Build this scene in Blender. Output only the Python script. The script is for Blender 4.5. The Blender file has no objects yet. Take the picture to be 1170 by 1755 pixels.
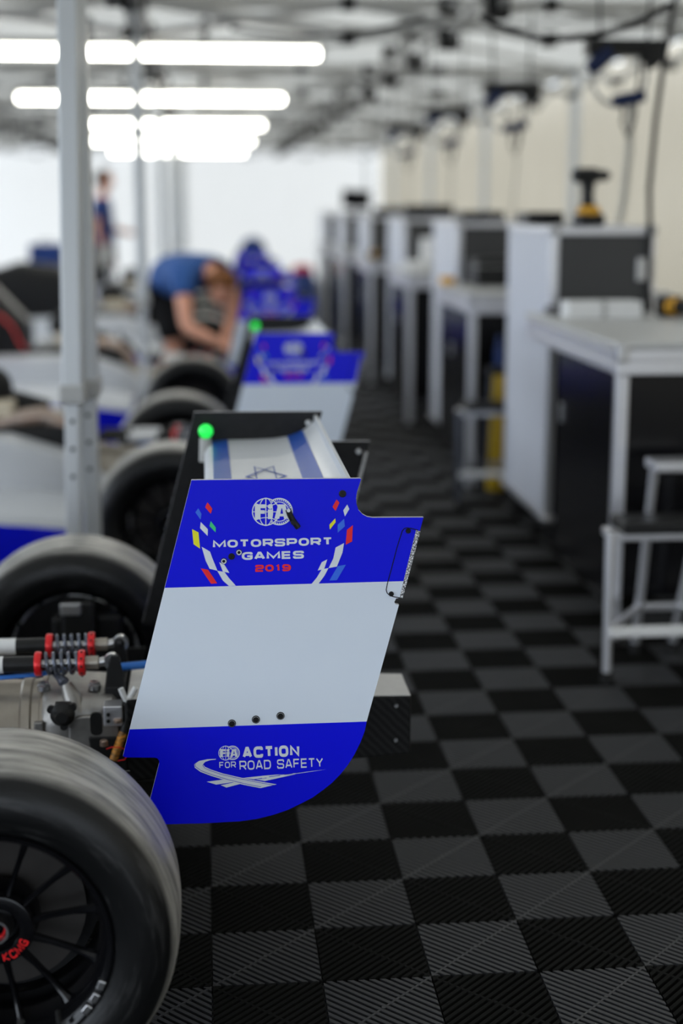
import bpy, bmesh, math, random
from mathutils import Vector, Matrix

random.seed(7)
SC = bpy.context.scene
COL = SC.collection
PI = math.pi

# ------------------------------------------------------------------ camera
F_PX, PITCH, YAW, CAM_H = 2526.38, 0.2053, 0.0914, 1.384      # photograph is 1170 x 1755
_cy, _sy, _cp, _sp = math.cos(YAW), math.sin(YAW), math.cos(PITCH), math.sin(PITCH)
FWD = Vector((_sy*_cp, _cy*_cp, -_sp)); RIGHT = Vector((_cy, -_sy, 0)); UP = RIGHT.cross(FWD)
CAM = Vector((0, 0, CAM_H))
cam = bpy.data.cameras.new('camera'); cam_o = bpy.data.objects.new('camera', cam); COL.objects.link(cam_o)
cam.sensor_fit = 'VERTICAL'; cam.sensor_height = 36; cam.sensor_width = 24
cam.lens = F_PX*36/1755
cam.clip_start = 0.05; cam.clip_end = 300
m = Matrix((RIGHT, UP, -FWD)).transposed().to_4x4(); m.translation = CAM
cam_o.matrix_world = m
cam.dof.use_dof = True; cam.dof.focus_distance = 2.60; cam.dof.aperture_fstop = 1.4
SC.camera = cam_o

# ------------------------------------------------------------------ light
w = bpy.data.worlds.new('sky'); SC.world = w; w.use_nodes = True
bgn = w.node_tree.nodes['Background']; bgn.inputs[0].default_value = (0.80, 0.89, 1.0, 1)
_n, _l = w.node_tree.nodes.new, w.node_tree.links.new        # overcast sky, brightest over the open side of the tents (-x)
_tc = _n('ShaderNodeTexCoord'); _sx = _n('ShaderNodeSeparateXYZ'); _mr = _n('ShaderNodeMapRange')
_l(_tc.outputs['Generated'], _sx.inputs[0]); _l(_sx.outputs[0], _mr.inputs['Value'])
_mr.inputs['From Min'].default_value = -1; _mr.inputs['From Max'].default_value = 0.6; _mr.inputs['To Min'].default_value = 2.9; _mr.inputs['To Max'].default_value = 1.7
_l(_mr.outputs[0], bgn.inputs[1])
sun = bpy.data.lights.new('sun', 'SUN'); sun.energy = 0.9; sun.angle = 0.01; sun.color = (1, 0.95, 0.86)
sun_o = bpy.data.objects.new('sun', sun); COL.objects.link(sun_o)
sun_o.rotation_euler = Vector((-0.45, -0.38, -0.8)).to_track_quat('-Z', 'Y').to_euler()
TUBE_STRENGTH = 9.0
SC.view_settings.view_transform = 'Standard'; SC.view_settings.look = 'None'
SC.view_settings.gamma = 1; SC.view_settings.use_curve_mapping = False
SC.view_settings.exposure = 0.55
try:
    SC.cycles.use_denoising = True
    SC.cycles.max_bounces = 10; SC.cycles.diffuse_bounces = 5; SC.cycles.transmission_bounces = 8
    SC.cycles.sample_clamp_indirect = 6
except Exception:
    pass


def ray(px, py):
    return FWD + RIGHT*((px-585)/F_PX) - UP*((py-877.5)/F_PX)


def at_y(px, py, y):
    d = ray(px, py); return CAM + d*(y/d.y)


# ------------------------------------------------------------------ materials
def mat(name, col, rough=0.5, metal=0.0, coat=0.0, spec=0.5, noise=None, bump=None, emit=None):
    """noise=(scale, other colour, amount, stretch); bump=(scale, strength, stretch)."""
    M = bpy.data.materials.new(name); M.use_nodes = True
    nt = M.node_tree; b = nt.nodes['Principled BSDF']
    b.inputs['Base Color'].default_value = (*col, 1); b.inputs['Roughness'].default_value = rough
    b.inputs['Metallic'].default_value = metal; b.inputs['Coat Weight'].default_value = coat
    b.inputs['Coat Roughness'].default_value = 0.08; b.inputs['Specular IOR Level'].default_value = spec
    if emit:
        b.inputs['Emission Color'].default_value = (*emit[0], 1); b.inputs['Emission Strength'].default_value = emit[1]

    def nz(scale, stretch, detail=4):
        tc = nt.nodes.new('ShaderNodeTexCoord'); mp = nt.nodes.new('ShaderNodeMapping')
        mp.inputs['Scale'].default_value = stretch
        n = nt.nodes.new('ShaderNodeTexNoise'); n.inputs['Scale'].default_value = scale; n.inputs['Detail'].default_value = detail
        nt.links.new(tc.outputs['Object'], mp.inputs[0]); nt.links.new(mp.outputs[0], n.inputs['Vector'])
        return n
    if noise:
        n = nz(noise[0], noise[3] if len(noise) > 3 else (1, 1, 1))
        r = nt.nodes.new('ShaderNodeValToRGB'); r.color_ramp.elements[0].position = 0.5-noise[2]; r.color_ramp.elements[1].position = 0.5+noise[2]
        r.color_ramp.elements[0].color = (*col, 1); r.color_ramp.elements[1].color = (*noise[1], 1)
        nt.links.new(n.outputs['Fac'], r.inputs[0]); nt.links.new(r.outputs[0], b.inputs['Base Color'])
    if bump:
        n = nz(bump[0], bump[2] if len(bump) > 2 else (1, 1, 1))
        bp = nt.nodes.new('ShaderNodeBump'); bp.inputs['Strength'].default_value = bump[1]; bp.inputs['Distance'].default_value = 0.004
        nt.links.new(n.outputs['Fac'], bp.inputs['Height']); nt.links.new(bp.outputs[0], b.inputs['Normal'])
    return M


def fabric(name, col, trans, amount, noise_amt=0.06):
    M = bpy.data.materials.new(name); M.use_nodes = True; nt = M.node_tree
    for n in list(nt.nodes): nt.nodes.remove(n)
    out = nt.nodes.new('ShaderNodeOutputMaterial'); mx = nt.nodes.new('ShaderNodeMixShader')
    d = nt.nodes.new('ShaderNodeBsdfDiffuse'); t = nt.nodes.new('ShaderNodeBsdfTranslucent')
    tc = nt.nodes.new('ShaderNodeTexCoord'); n = nt.nodes.new('ShaderNodeTexNoise'); n.inputs['Scale'].default_value = 1.7
    r = nt.nodes.new('ShaderNodeValToRGB'); k = 1-noise_amt*2
    r.color_ramp.elements[0].position = 0.35; r.color_ramp.elements[1].position = 0.65
    r.color_ramp.elements[0].color = (*[c*k for c in col], 1); r.color_ramp.elements[1].color = (*col, 1)
    bp = nt.nodes.new('ShaderNodeBump'); bp.inputs['Strength'].default_value = 0.25; bp.inputs['Distance'].default_value = 0.05
    nt.links.new(tc.outputs['Object'], n.inputs['Vector']); nt.links.new(n.outputs['Fac'], r.inputs[0]); nt.links.new(n.outputs['Fac'], bp.inputs['Height'])
    nt.links.new(r.outputs[0], d.inputs[0]); nt.links.new(bp.outputs[0], d.inputs['Normal'])
    t.inputs[0].default_value = (*trans, 1); mx.inputs[0].default_value = amount
    nt.links.new(d.outputs[0], mx.inputs[1]); nt.links.new(t.outputs[0], mx.inputs[2]); nt.links.new(mx.outputs[0], out.inputs[0])
    return M


WHITE = mat('white_paint', (0.56, 0.575, 0.60), 0.4, coat=0.1, noise=(30, (0.53, 0.55, 0.575), 0.3))
BLUE = mat('blue_vinyl', (0.004, 0.008, 0.62), 0.3, coat=0.4, bump=(40, 0.05), spec=0.2)
CARBON = mat('carbon_black', (0.009, 0.009, 0.0095), 0.38, noise=(60, (0.014, 0.014, 0.015), 0.2), spec=0.18)
PLATE_EDGE = mat('plate_edge', (0.55, 0.55, 0.58), 0.5, noise=(50, (0.42, 0.42, 0.46), 0.3))
DECAL_W = mat('decal_white', (0.72, 0.76, 0.80), 0.45, noise=(80, (0.69, 0.73, 0.78), 0.3))
DECAL_R = mat('decal_red', (0.85, 0.012, 0.015), 0.4, noise=(80, (0.8, 0.01, 0.012), 0.3))
DECAL_B = mat('decal_light_blue', (0.02, 0.13, 0.78), 0.4, noise=(80, (0.03, 0.16, 0.8), 0.3))
DECAL_Y = mat('decal_yellow', (0.85, 0.80, 0.01), 0.4, noise=(80, (0.8, 0.76, 0.01), 0.3))
DECAL_G = mat('decal_green', (0.04, 0.62, 0.22), 0.4, noise=(80, (0.04, 0.58, 0.2), 0.3))
DECAL_K = mat('decal_black', (0.008, 0.008, 0.01), 0.4, noise=(80, (0.012, 0.012, 0.014), 0.3), spec=0.1)
FLAG_BLUE = mat('flag_blue', (0.012, 0.06, 0.34), 0.4, noise=(40, (0.02, 0.08, 0.34), 0.3), spec=0.2)
STEEL = mat('steel', (0.55, 0.55, 0.55), 0.3, 1.0, noise=(40, (0.45, 0.45, 0.46), 0.3))
BLACKBOLT = mat('black_oxide_steel', (0.012, 0.012, 0.012), 0.3, 0.3, noise=(60, (0.02, 0.02, 0.02), 0.3), spec=0.3)
CAST = mat('cast_aluminium', (0.40, 0.385, 0.365), 0.42, 0.85, noise=(25, (0.26, 0.25, 0.235), 0.25), bump=(140, 0.15))
MAGN = mat('warm_casting', (0.26, 0.23, 0.19), 0.42, 0.8, noise=(12, (0.40, 0.365, 0.315), 0.25), bump=(140, 0.12))
ALU = mat('brushed_aluminium', (0.72, 0.72, 0.74), 0.35, 0.8, noise=(20, (0.62, 0.62, 0.65), 0.3, (1, 1, 12)))
RED_ANO = mat('red_anodised', (0.75, 0.015, 0.02), 0.3, 0.3, noise=(60, (0.65, 0.012, 0.016), 0.3))
SPRING = mat('spring_grey', (0.10, 0.11, 0.14), 0.25, 0.6, noise=(60, (0.13, 0.14, 0.17), 0.3))
BLUE_ANO = mat('blue_hose', (0.02, 0.15, 0.55), 0.35, 0.2, noise=(60, (0.03, 0.18, 0.6), 0.3))
RUBBER = mat('black_rubber', (0.014, 0.014, 0.014), 0.6, noise=(40, (0.022, 0.022, 0.022), 0.3), spec=0.15)
RIM = mat('black_wheel_paint', (0.0025, 0.0025, 0.003), 0.16, spec=0.35, noise=(40, (0.004, 0.004, 0.005), 0.3))
BRONZE = mat('heat_stained_pipe', (0.30, 0.16, 0.09), 0.35, 0.8, noise=(14, (0.45, 0.40, 0.36), 0.3))
BEIGE = mat('beige_casing', (0.62, 0.54, 0.40), 0.5, noise=(20, (0.56, 0.48, 0.36), 0.3))
GREEN_L = mat('green_lamp', (0.02, 0.8, 0.08), 0.3, emit=((0.02, 1.0, 0.12), 0.45), noise=(40, (0.03, 0.75, 0.08), 0.3))
GREY_PL = mat('grey_plastic', (0.42, 0.42, 0.40), 0.5, noise=(40, (0.36, 0.36, 0.35), 0.3))
PALE_PL = mat('pale_plastic', (0.58, 0.56, 0.53), 0.4, noise=(40, (0.50, 0.48, 0.46), 0.3))
FLEX = mat('pale_flex', (0.50, 0.48, 0.42), 0.5, noise=(40, (0.44, 0.42, 0.37), 0.3))
ORANGE = mat('orange_sleeve', (0.70, 0.28, 0.02), 0.5, noise=(50, (0.10, 0.05, 0.01), 0.12, (1, 1, 5)))
DISC = mat('brake_disc', (0.045, 0.04, 0.037), 0.5, 0.5, noise=(30, (0.03, 0.027, 0.025), 0.3))
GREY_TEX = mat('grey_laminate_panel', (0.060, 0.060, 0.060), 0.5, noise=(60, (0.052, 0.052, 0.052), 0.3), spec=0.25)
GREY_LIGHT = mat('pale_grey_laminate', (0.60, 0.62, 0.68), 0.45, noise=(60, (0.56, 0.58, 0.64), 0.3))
TABLETOP = mat('worktop_grey', (0.50, 0.50, 0.49), 0.4, noise=(20, (0.44, 0.44, 0.43), 0.3))
BLACK_GLOSS = mat('black_glossy_panel', (0.003, 0.003, 0.004), 0.2, noise=(30, (0.004, 0.004, 0.005), 0.3), spec=0.3)
BLACK_PL = mat('black_plastic', (0.012, 0.012, 0.012), 0.4, noise=(40, (0.018, 0.018, 0.018), 0.3), spec=0.2)
POWER_Y = mat('power_tool_yellow', (0.75, 0.38, 0.01), 0.45, noise=(30, (0.68, 0.33, 0.01), 0.3))
PAPER = mat('white_card', (0.74, 0.74, 0.73), 0.6, noise=(30, (0.68, 0.68, 0.67), 0.3))
YELLOW_PL = mat('yellow_plastic', (0.55, 0.36, 0.01), 0.45, noise=(20, (0.46, 0.30, 0.01), 0.3))
BLUE_PL = mat('blue_plastic', (0.012, 0.05, 0.22), 0.45, noise=(20, (0.012, 0.04, 0.18), 0.3))
NAVY_PL = mat('navy_plug_plastic', (0.008, 0.02, 0.07), 0.45, noise=(20, (0.008, 0.016, 0.06), 0.3), spec=0.2)
TRUSS = mat('grey_truss_alloy', (0.46, 0.46, 0.45), 0.45, 0.2, noise=(20, (0.40, 0.40, 0.39), 0.3))
POLE = mat('white_grey_pole', (0.58, 0.60, 0.61), 0.4, 0.2, noise=(8, (0.52, 0.54, 0.55), 0.3, (1, 1, 0.3)))
ROOF = fabric('tent_roof_cloth', (0.72, 0.72, 0.70), (0.37, 0.355, 0.32), 0.5)
WALLC = fabric('cream_wall_cloth', (0.66, 0.60, 0.50), (0.52, 0.46, 0.355), 0.5)
WALLB = fabric('white_wall_cloth', (0.72, 0.715, 0.70), (0.72, 0.69, 0.645), 0.57, 0.03)
SKIN = mat('skin', (0.62, 0.30, 0.20), 0.5, noise=(20, (0.56, 0.26, 0.17), 0.3))
LIPS = mat('lips', (0.42, 0.13, 0.10), 0.5, noise=(40, (0.38, 0.11, 0.09), 0.3))
HAIR_G = mat('ginger_hair', (0.17, 0.065, 0.015), 0.6, noise=(90, (0.09, 0.03, 0.01), 0.2), bump=(120, 0.4), spec=0.2)
HAIR_D = mat('dark_hair', (0.02, 0.013, 0.01), 0.6, noise=(90, (0.03, 0.02, 0.015), 0.2), bump=(120, 0.4), spec=0.2)
SHIRT = mat('blue_shirt_cloth', (0.008, 0.07, 0.26), 0.8, noise=(8, (0.006, 0.05, 0.20), 0.3), bump=(12, 0.3))
NAVY = mat('navy_shirt_cloth', (0.005, 0.042, 0.20), 0.8, noise=(8, (0.005, 0.02, 0.12), 0.3), bump=(12, 0.3))
SHORTS = mat('black_cloth', (0.010, 0.010, 0.011), 0.85, noise=(10, (0.016, 0.016, 0.017), 0.3), bump=(12, 0.3), spec=0.1)
RED_CLOTH = mat('red_webbing', (0.65, 0.01, 0.015), 0.7, noise=(60, (0.55, 0.008, 0.012), 0.3))
PINK_CLOTH = mat('magenta_webbing', (0.50, 0.06, 0.30), 0.7, noise=(60, (0.3, 0.05, 0.3), 0.3))
TUBE = mat('lit_tube', (0.9, 0.9, 0.85), 0.5, emit=((1.0, 0.98, 0.88), TUBE_STRENGTH), noise=(4, (0.88, 0.88, 0.83), 0.3))
ASPHALT = mat('asphalt', (0.11, 0.11, 0.11), 0.9, noise=(30, (0.08, 0.08, 0.08), 0.3))
TILE_D = mat('black_floor_tile', (0.0075, 0.0076, 0.0070), 0.7, spec=0.04, noise=(6, (0.010, 0.010, 0.0092), 0.2))
TILE_L = mat('grey_floor_tile', (0.004, 0.0043, 0.0055), 0.64, spec=1.0, noise=(6, (0.0035, 0.0038, 0.005), 0.2))
SLOT = mat('floor_slot', (0.002, 0.002, 0.002), 0.8, noise=(20, (0.006, 0.006, 0.006), 0.3))
LID = mat('rubber_worn', (0.02, 0.02, 0.02), 0.6, noise=(20, (0.03, 0.03, 0.03), 0.3))


def tyre_mat():
    """Slick tyre: scuffed pale tread (by radius), black sidewall with smears running round the tyre."""
    M = bpy.data.materials.new('slick_tyre'); M.use_nodes = True; nt = M.node_tree; b = nt.nodes['Principled BSDF']
    N = nt.nodes.new; L = nt.links.new
    tc = N('ShaderNodeTexCoord'); sx = N('ShaderNodeSeparateXYZ'); L(tc.outputs['Object'], sx.inputs[0])

    def mth(op, a, bb=None):
        n = N('ShaderNodeMath'); n.operation = op
        for i, v in enumerate((a, bb)):
            if v is None: continue
            if isinstance(v, (int, float)): n.inputs[i].default_value = v
            else: L(v, n.inputs[i])
        return n.outputs[0]
    r = mth('SQRT', mth('ADD', mth('MULTIPLY', sx.outputs[0], sx.outputs[0]), mth('MULTIPLY', sx.outputs[2], sx.outputs[2])))
    an = mth('ARCTAN2', sx.outputs[2], sx.outputs[0])
    cv = N('ShaderNodeCombineXYZ'); L(mth('MULTIPLY', an, 1.1), cv.inputs[0]); L(mth('MULTIPLY', r, 34), cv.inputs[1]); L(mth('MULTIPLY', sx.outputs[1], 40), cv.inputs[2])
    n1 = N('ShaderNodeTexNoise'); n1.inputs['Scale'].default_value = 1.6; n1.inputs['Detail'].default_value = 6; n1.inputs['Roughness'].default_value = 0.65
    L(cv.outputs[0], n1.inputs['Vector'])
    tr = N('ShaderNodeMapRange'); tr.inputs['From Min'].default_value = 0.268; tr.inputs['From Max'].default_value = 0.2805
    L(r, tr.inputs['Value'])
    rampT = N('ShaderNodeValToRGB'); rampT.color_ramp.elements[0].position = 0.36; rampT.color_ramp.elements[1].position = 0.62
    rampT.color_ramp.elements[0].color = (0.12, 0.117, 0.107, 1); rampT.color_ramp.elements[1].color = (0.44, 0.42, 0.38, 1)  # streak contrast: worn rubber plus painted-in sheen from the tubes
    L(n1.outputs['Fac'], rampT.inputs[0])
    rampS = N('ShaderNodeValToRGB'); rampS.color_ramp.elements[0].position = 0.54; rampS.color_ramp.elements[1].position = 0.70
    rampS.color_ramp.elements[0].color = (0.004, 0.0042, 0.0045, 1); rampS.color_ramp.elements[1].color = (0.032, 0.032, 0.032, 1)
    L(n1.outputs['Fac'], rampS.inputs[0])
    mx = N('ShaderNodeMix'); mx.data_type = 'RGBA'
    L(tr.outputs[0], mx.inputs[0]); L(rampS.outputs[0], mx.inputs[6]); L(rampT.outputs[0], mx.inputs[7]); L(mx.outputs[2], b.inputs['Base Color'])
    b.inputs['Roughness'].default_value = 0.36; b.inputs['Specular IOR Level'].default_value = 0.3
    bp = N('ShaderNodeBump'); bp.inputs['Strength'].default_value = 0.35; bp.inputs['Distance'].default_value = 0.004
    L(n1.outputs['Fac'], bp.inputs['Height']); L(bp.outputs[0], b.inputs['Normal'])
    return M


TYRE = tyre_mat()


def band_mat():
    """Endplate livery: blue, white, blue bands split by two slightly sloping lines (object x, z)."""
    M = bpy.data.materials.new('endplate_livery'); M.use_nodes = True; nt = M.node_tree; b = nt.nodes['Principled BSDF']
    N = nt.nodes.new; L = nt.links.new
    tc = N('ShaderNodeTexCoord'); sx = N('ShaderNodeSeparateXYZ'); L(tc.outputs['Object'], sx.inputs[0])

    def above(p, q):
        k = (q[1]-p[1])/(q[0]-p[0]); c = p[1]-k*p[0]
        a = N('ShaderNodeMath'); a.operation = 'MULTIPLY_ADD'; L(sx.outputs[0], a.inputs[0]); a.inputs[1].default_value = k; a.inputs[2].default_value = c
        g = N('ShaderNodeMath'); g.operation = 'GREATER_THAN'; L(sx.outputs[2], g.inputs[0]); L(a.outputs[0], g.inputs[1])
        return g.outputs[0]
    up = above(*BAND_UP); lo = above(*BAND_LO)
    s = N('ShaderNodeMath'); s.operation = 'SUBTRACT'; L(lo, s.inputs[0]); L(up, s.inputs[1])   # 1 in the white band
    n = N('ShaderNodeTexNoise'); n.inputs['Scale'].default_value = 14; L(tc.outputs['Object'], n.inputs['Vector'])
    rw = N('ShaderNodeValToRGB'); rw.color_ramp.elements[0].color = (0.67, 0.735, 0.83, 1); rw.color_ramp.elements[1].color = (0.70, 0.76, 0.84, 1)
    L(n.outputs['Fac'], rw.inputs[0])
    mx = N('ShaderNodeMix'); mx.data_type = 'RGBA'; L(s.outputs[0], mx.inputs[0]); mx.inputs[6].default_value = (0.003, 0.005, 0.74, 1)
    L(rw.outputs[0], mx.inputs[7]); L(mx.outputs[2], b.inputs['Base Color'])
    b.inputs['Roughness'].default_value = 0.32; b.inputs['Specular IOR Level'].default_value = 0.2; b.inputs['Coat Weight'].default_value = 0.12; b.inputs['Coat Roughness'].default_value = 0.06
    n2 = N('ShaderNodeTexNoise'); n2.inputs['Scale'].default_value = 45; L(tc.outputs['Object'], n2.inputs['Vector'])
    bp = N('ShaderNodeBump'); bp.inputs['Strength'].default_value = 0.05; bp.inputs['Distance'].default_value = 0.004
    L(n2.outputs['Fac'], bp.inputs['Height']); L(bp.outputs[0], b.inputs['Normal']); L(bp.outputs[0], b.inputs['Coat Normal'])
    return M


# ------------------------------------------------------------------ mesh helpers
class MB:
    def __init__(s): s.v, s.f, s.m, s.sm = [], [], [], []

    def add(s, vs, fs, mi=0, smooth=False):
        o = len(s.v); s.v += [tuple(p) for p in vs]
        for f in fs: s.f.append([i+o for i in f]); s.m.append(mi); s.sm.append(smooth)
        return s

    def hexa(s, p, mi=0):
        return s.add(p, [(0, 3, 2, 1), (4, 5, 6, 7), (0, 1, 5, 4), (1, 2, 6, 5), (2, 3, 7, 6), (3, 0, 4, 7)], mi)

    def box(s, x0, x1, y0, y1, z0, z1, mi=0):
        return s.hexa([(x0, y0, z0), (x1, y0, z0), (x1, y1, z0), (x0, y1, z0), (x0, y0, z1), (x1, y0, z1), (x1, y1, z1), (x0, y1, z1)], mi)

    def bar(s, a, b, wdt, hgt, mi=0, up=(0, 0, 1)):
        a, b = Vector(a), Vector(b); d = (b-a).normalized(); u = Vector(up)
        if abs(d.dot(u)) > 0.97: u = Vector((0, 1, 0))
        r = d.cross(u).normalized()*wdt/2; u = r.cross(d).normalized()*hgt/2
        return s.hexa([a-r-u, a+r-u, a+r+u, a-r+u, b-r-u, b+r-u, b+r+u, b-r+u], mi)

    def tube(s, pts, r, n=10, mi=0, caps=True, closed=False):
        pts = [Vector(p) for p in pts]; N = len(pts); rs = r if isinstance(r, (list, tuple)) else [r]*N
        vs, fs = [], []; prev = None
        for i, p in enumerate(pts):
            if closed: d = (pts[(i+1) % N]-pts[i-1]).normalized()
            else: d = (pts[min(i+1, N-1)]-pts[max(i-1, 0)]).normalized()
            if prev is None:
                u = Vector((0, 0, 1)) if abs(d.z) < 0.9 else Vector((1, 0, 0))
                u = (u-d*u.dot(d)).normalized()
            else: u = (prev-d*prev.dot(d)).normalized()
            prev = u; q = d.cross(u)
            for k in range(n):
                a = 2*PI*k/n; vs.append(p+(u*math.cos(a)+q*math.sin(a))*rs[i])
        for i in range(N if closed else N-1):
            j = (i+1) % N
            for k in range(n):
                l = (k+1) % n; fs.append((i*n+k, i*n+l, j*n+l, j*n+k))
        s.add(vs, fs, mi, True)
        if caps and not closed:
            s.add(vs[:n], [tuple(range(n))[::-1]], mi); s.add(vs[-n:], [tuple(range(n))], mi)
        return s

    def lathe(s, prof, o=(0, 0, 0), axis='y', n=48, mi=0, closed=False, smooth=True):
        """prof: list of (along axis, radius)."""
        o = Vector(o); vs, fs = [], []
        for (h, r) in prof:
            for k in range(n):
                a = 2*PI*k/n; c, t = math.cos(a)*r, math.sin(a)*r
                vs.append(o+Vector({'y': (c, h, t), 'x': (h, c, t), 'z': (c, t, h)}[axis]))
        P = len(prof)
        for i in range(P if closed else P-1):
            j = (i+1) % P
            for k in range(n):
                l = (k+1) % n
                f = (i*n+k, i*n+l, j*n+l, j*n+k)
                fs.append(f if axis == 'y' else f[::-1])
        return s.add(vs, fs, mi, smooth)

    def disc(s, c, r, axis='y', n=24, mi=0, h=0.004):
        prof = [(-h/2, 0.0001), (-h/2, r), (h/2, r), (h/2, 0.0001)]
        return s.lathe(prof, c, axis, n, mi, smooth=False)

    def ball(s, c, r, mi=0, n=16, sc=(1, 1, 1)):
        vs, fs = [], []; c = Vector(c); h = n//2
        for i in range(h+1):
            t = PI*i/h
            for k in range(n):
                a = 2*PI*k/n
                vs.append(c+Vector((math.sin(t)*math.cos(a)*r*sc[0], math.sin(t)*math.sin(a)*r*sc[1], math.cos(t)*r*sc[2])))
        for i in range(h):
            for k in range(n):
                l = (k+1) % n; fs.append((i*n+k, (i+1)*n+k, (i+1)*n+l, i*n+l))
        return s.add(vs, fs, mi, True)

    def prism(s, pts, y0, y1, mi=0, side=None, back=None):
        """2D outline (x, z) extruded along y; front is y0."""
        n = len(pts); A = sum(pts[i][0]*pts[(i+1) % n][1]-pts[(i+1) % n][0]*pts[i][1] for i in range(n))
        if A < 0: pts = pts[::-1]
        s.add([(x, y0, z) for x, z in pts], [tuple(range(n))], mi)
        s.add([(x, y1, z) for x, z in pts], [tuple(range(n))[::-1]], mi if back is None else back)
        for i in range(n):
            j = (i+1) % n; a, b = pts[i], pts[j]
            s.add([(a[0], y0, a[1]), (a[0], y1, a[1]), (b[0], y1, b[1]), (b[0], y0, b[1])], [(0, 1, 2, 3)], mi if side is None else side)
        return s

    def loft(s, secs, mi=0, caps=True, smooth=True):
        """Rings of equal length joined in order."""
        n = len(secs[0]); vs = [p for r in secs for p in r]; fs = []
        for i in range(len(secs)-1):
            for k in range(n):
                l = (k+1) % n; fs.append((i*n+k, i*n+l, (i+1)*n+l, (i+1)*n+k))
        s.add(vs, fs, mi, smooth)
        if caps: s.add(secs[0], [tuple(range(n))[::-1]], mi); s.add(secs[-1], [tuple(range(n))], mi)
        return s

    def build(s, name, mats, parent=None, bevel=0, loc=None, weld=True, seg=2, sub=0, recalc=True, angle=0.7):
        me = bpy.data.meshes.new(name); me.from_pydata(s.v, [], s.f)
        for M in (mats if isinstance(mats, (list, tuple)) else [mats]): me.materials.append(M)
        for p, mi, sm in zip(me.polygons, s.m, s.sm): p.material_index = mi; p.use_smooth = sm
        if weld:
            b = bmesh.new(); b.from_mesh(me); bmesh.ops.remove_doubles(b, verts=b.verts, dist=1e-5)
            if recalc: bmesh.ops.recalc_face_normals(b, faces=b.faces)
            b.to_mesh(me); b.free()
        if bevel or any(s.sm):
            for p in me.polygons: p.use_smooth = True
            me.set_sharp_from_angle(angle=angle)
        o = bpy.data.objects.new(name, me); COL.objects.link(o)
        if parent: o.parent = parent
        if loc: o.location = loc
        if bevel:
            md = o.modifiers.new('bevel', 'BEVEL'); md.width = bevel; md.segments = seg; md.limit_method = 'ANGLE'; md.angle_limit = 0.6; md.harden_normals = True
        if sub:
            md = o.modifiers.new('sub', 'SUBSURF'); md.levels = sub; md.render_levels = sub
        return o


def tag(o, label, cat, group=None, kind=None):
    o['label'] = label; o['category'] = cat
    if group: o['group'] = group
    if kind: o['kind'] = kind
    return o


def thing(name, label, cat, loc=(0, 0, 0), rz=0, group=None):
    o = bpy.data.objects.new(name, None); COL.objects.link(o); o.empty_display_size = 0.1
    o.location = loc; o.rotation_euler = (0, 0, rz)
    return tag(o, label, cat, group)


def struct(o):
    o['kind'] = 'structure'; return o


def copy_tree(o, parent=None, skip=()):
    c = o.copy(); COL.objects.link(c)
    if parent: c.parent = parent
    for ch in list(o.children):
        if ch.name.split('.')[0] not in skip: copy_tree(ch, c, skip)
    return c


def arc(c, r, a0, a1, n):
    return [(c[0]+r*math.cos(a0+(a1-a0)*i/n), c[1]+r*math.sin(a0+(a1-a0)*i/n)) for i in range(n+1)]


def rounded(pts, r, closed=False, n=5):
    out = []; N = len(pts)
    for i, p in enumerate(pts):
        rr = p[2] if len(p) > 2 else 0
        if rr == 0 or (not closed and i in (0, N-1)): out.append((p[0], p[1])); continue
        a, b = Vector(pts[i-1][:2]), Vector(pts[(i+1) % N][:2]); q = Vector(p[:2])
        d1, d2 = a-q, b-q; k = min(rr*r, d1.length*0.49, d2.length*0.49)
        s0, s1 = q+d1.normalized()*k, q+d2.normalized()*k
        for t in range(n+1):
            u = t/n; out.append(tuple(s0*(1-u)**2+q*2*u*(1-u)+s1*u*u))
    return out


def ribbon(pts, wd, closed=False):
    """Quads of a stroke of width wd along 2D pts (mitred)."""
    P = [Vector(p) for p in pts]; N = len(P); L, R = [], []
    for i in range(N):
        if closed: d0, d1 = (P[i]-P[i-1]).normalized(), (P[(i+1) % N]-P[i]).normalized()
        else:
            d0 = (P[i]-P[i-1]).normalized() if i else (P[1]-P[0]).normalized()
            d1 = (P[i+1]-P[i]).normalized() if i < N-1 else d0
        n0, n1 = Vector((-d0.y, d0.x)), Vector((-d1.y, d1.x)); mt = (n0+n1)
        mt = mt.normalized() if mt.length > 1e-4 else n0
        k = wd/2/max(0.72, mt.dot(n0)); L.append(P[i]+mt*k); R.append(P[i]-mt*k)
    qs = []
    for i in range(N if closed else N-1):
        j = (i+1) % N; qs.append([tuple(L[i]), tuple(R[i]), tuple(R[j]), tuple(L[j])])
    return qs


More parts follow.
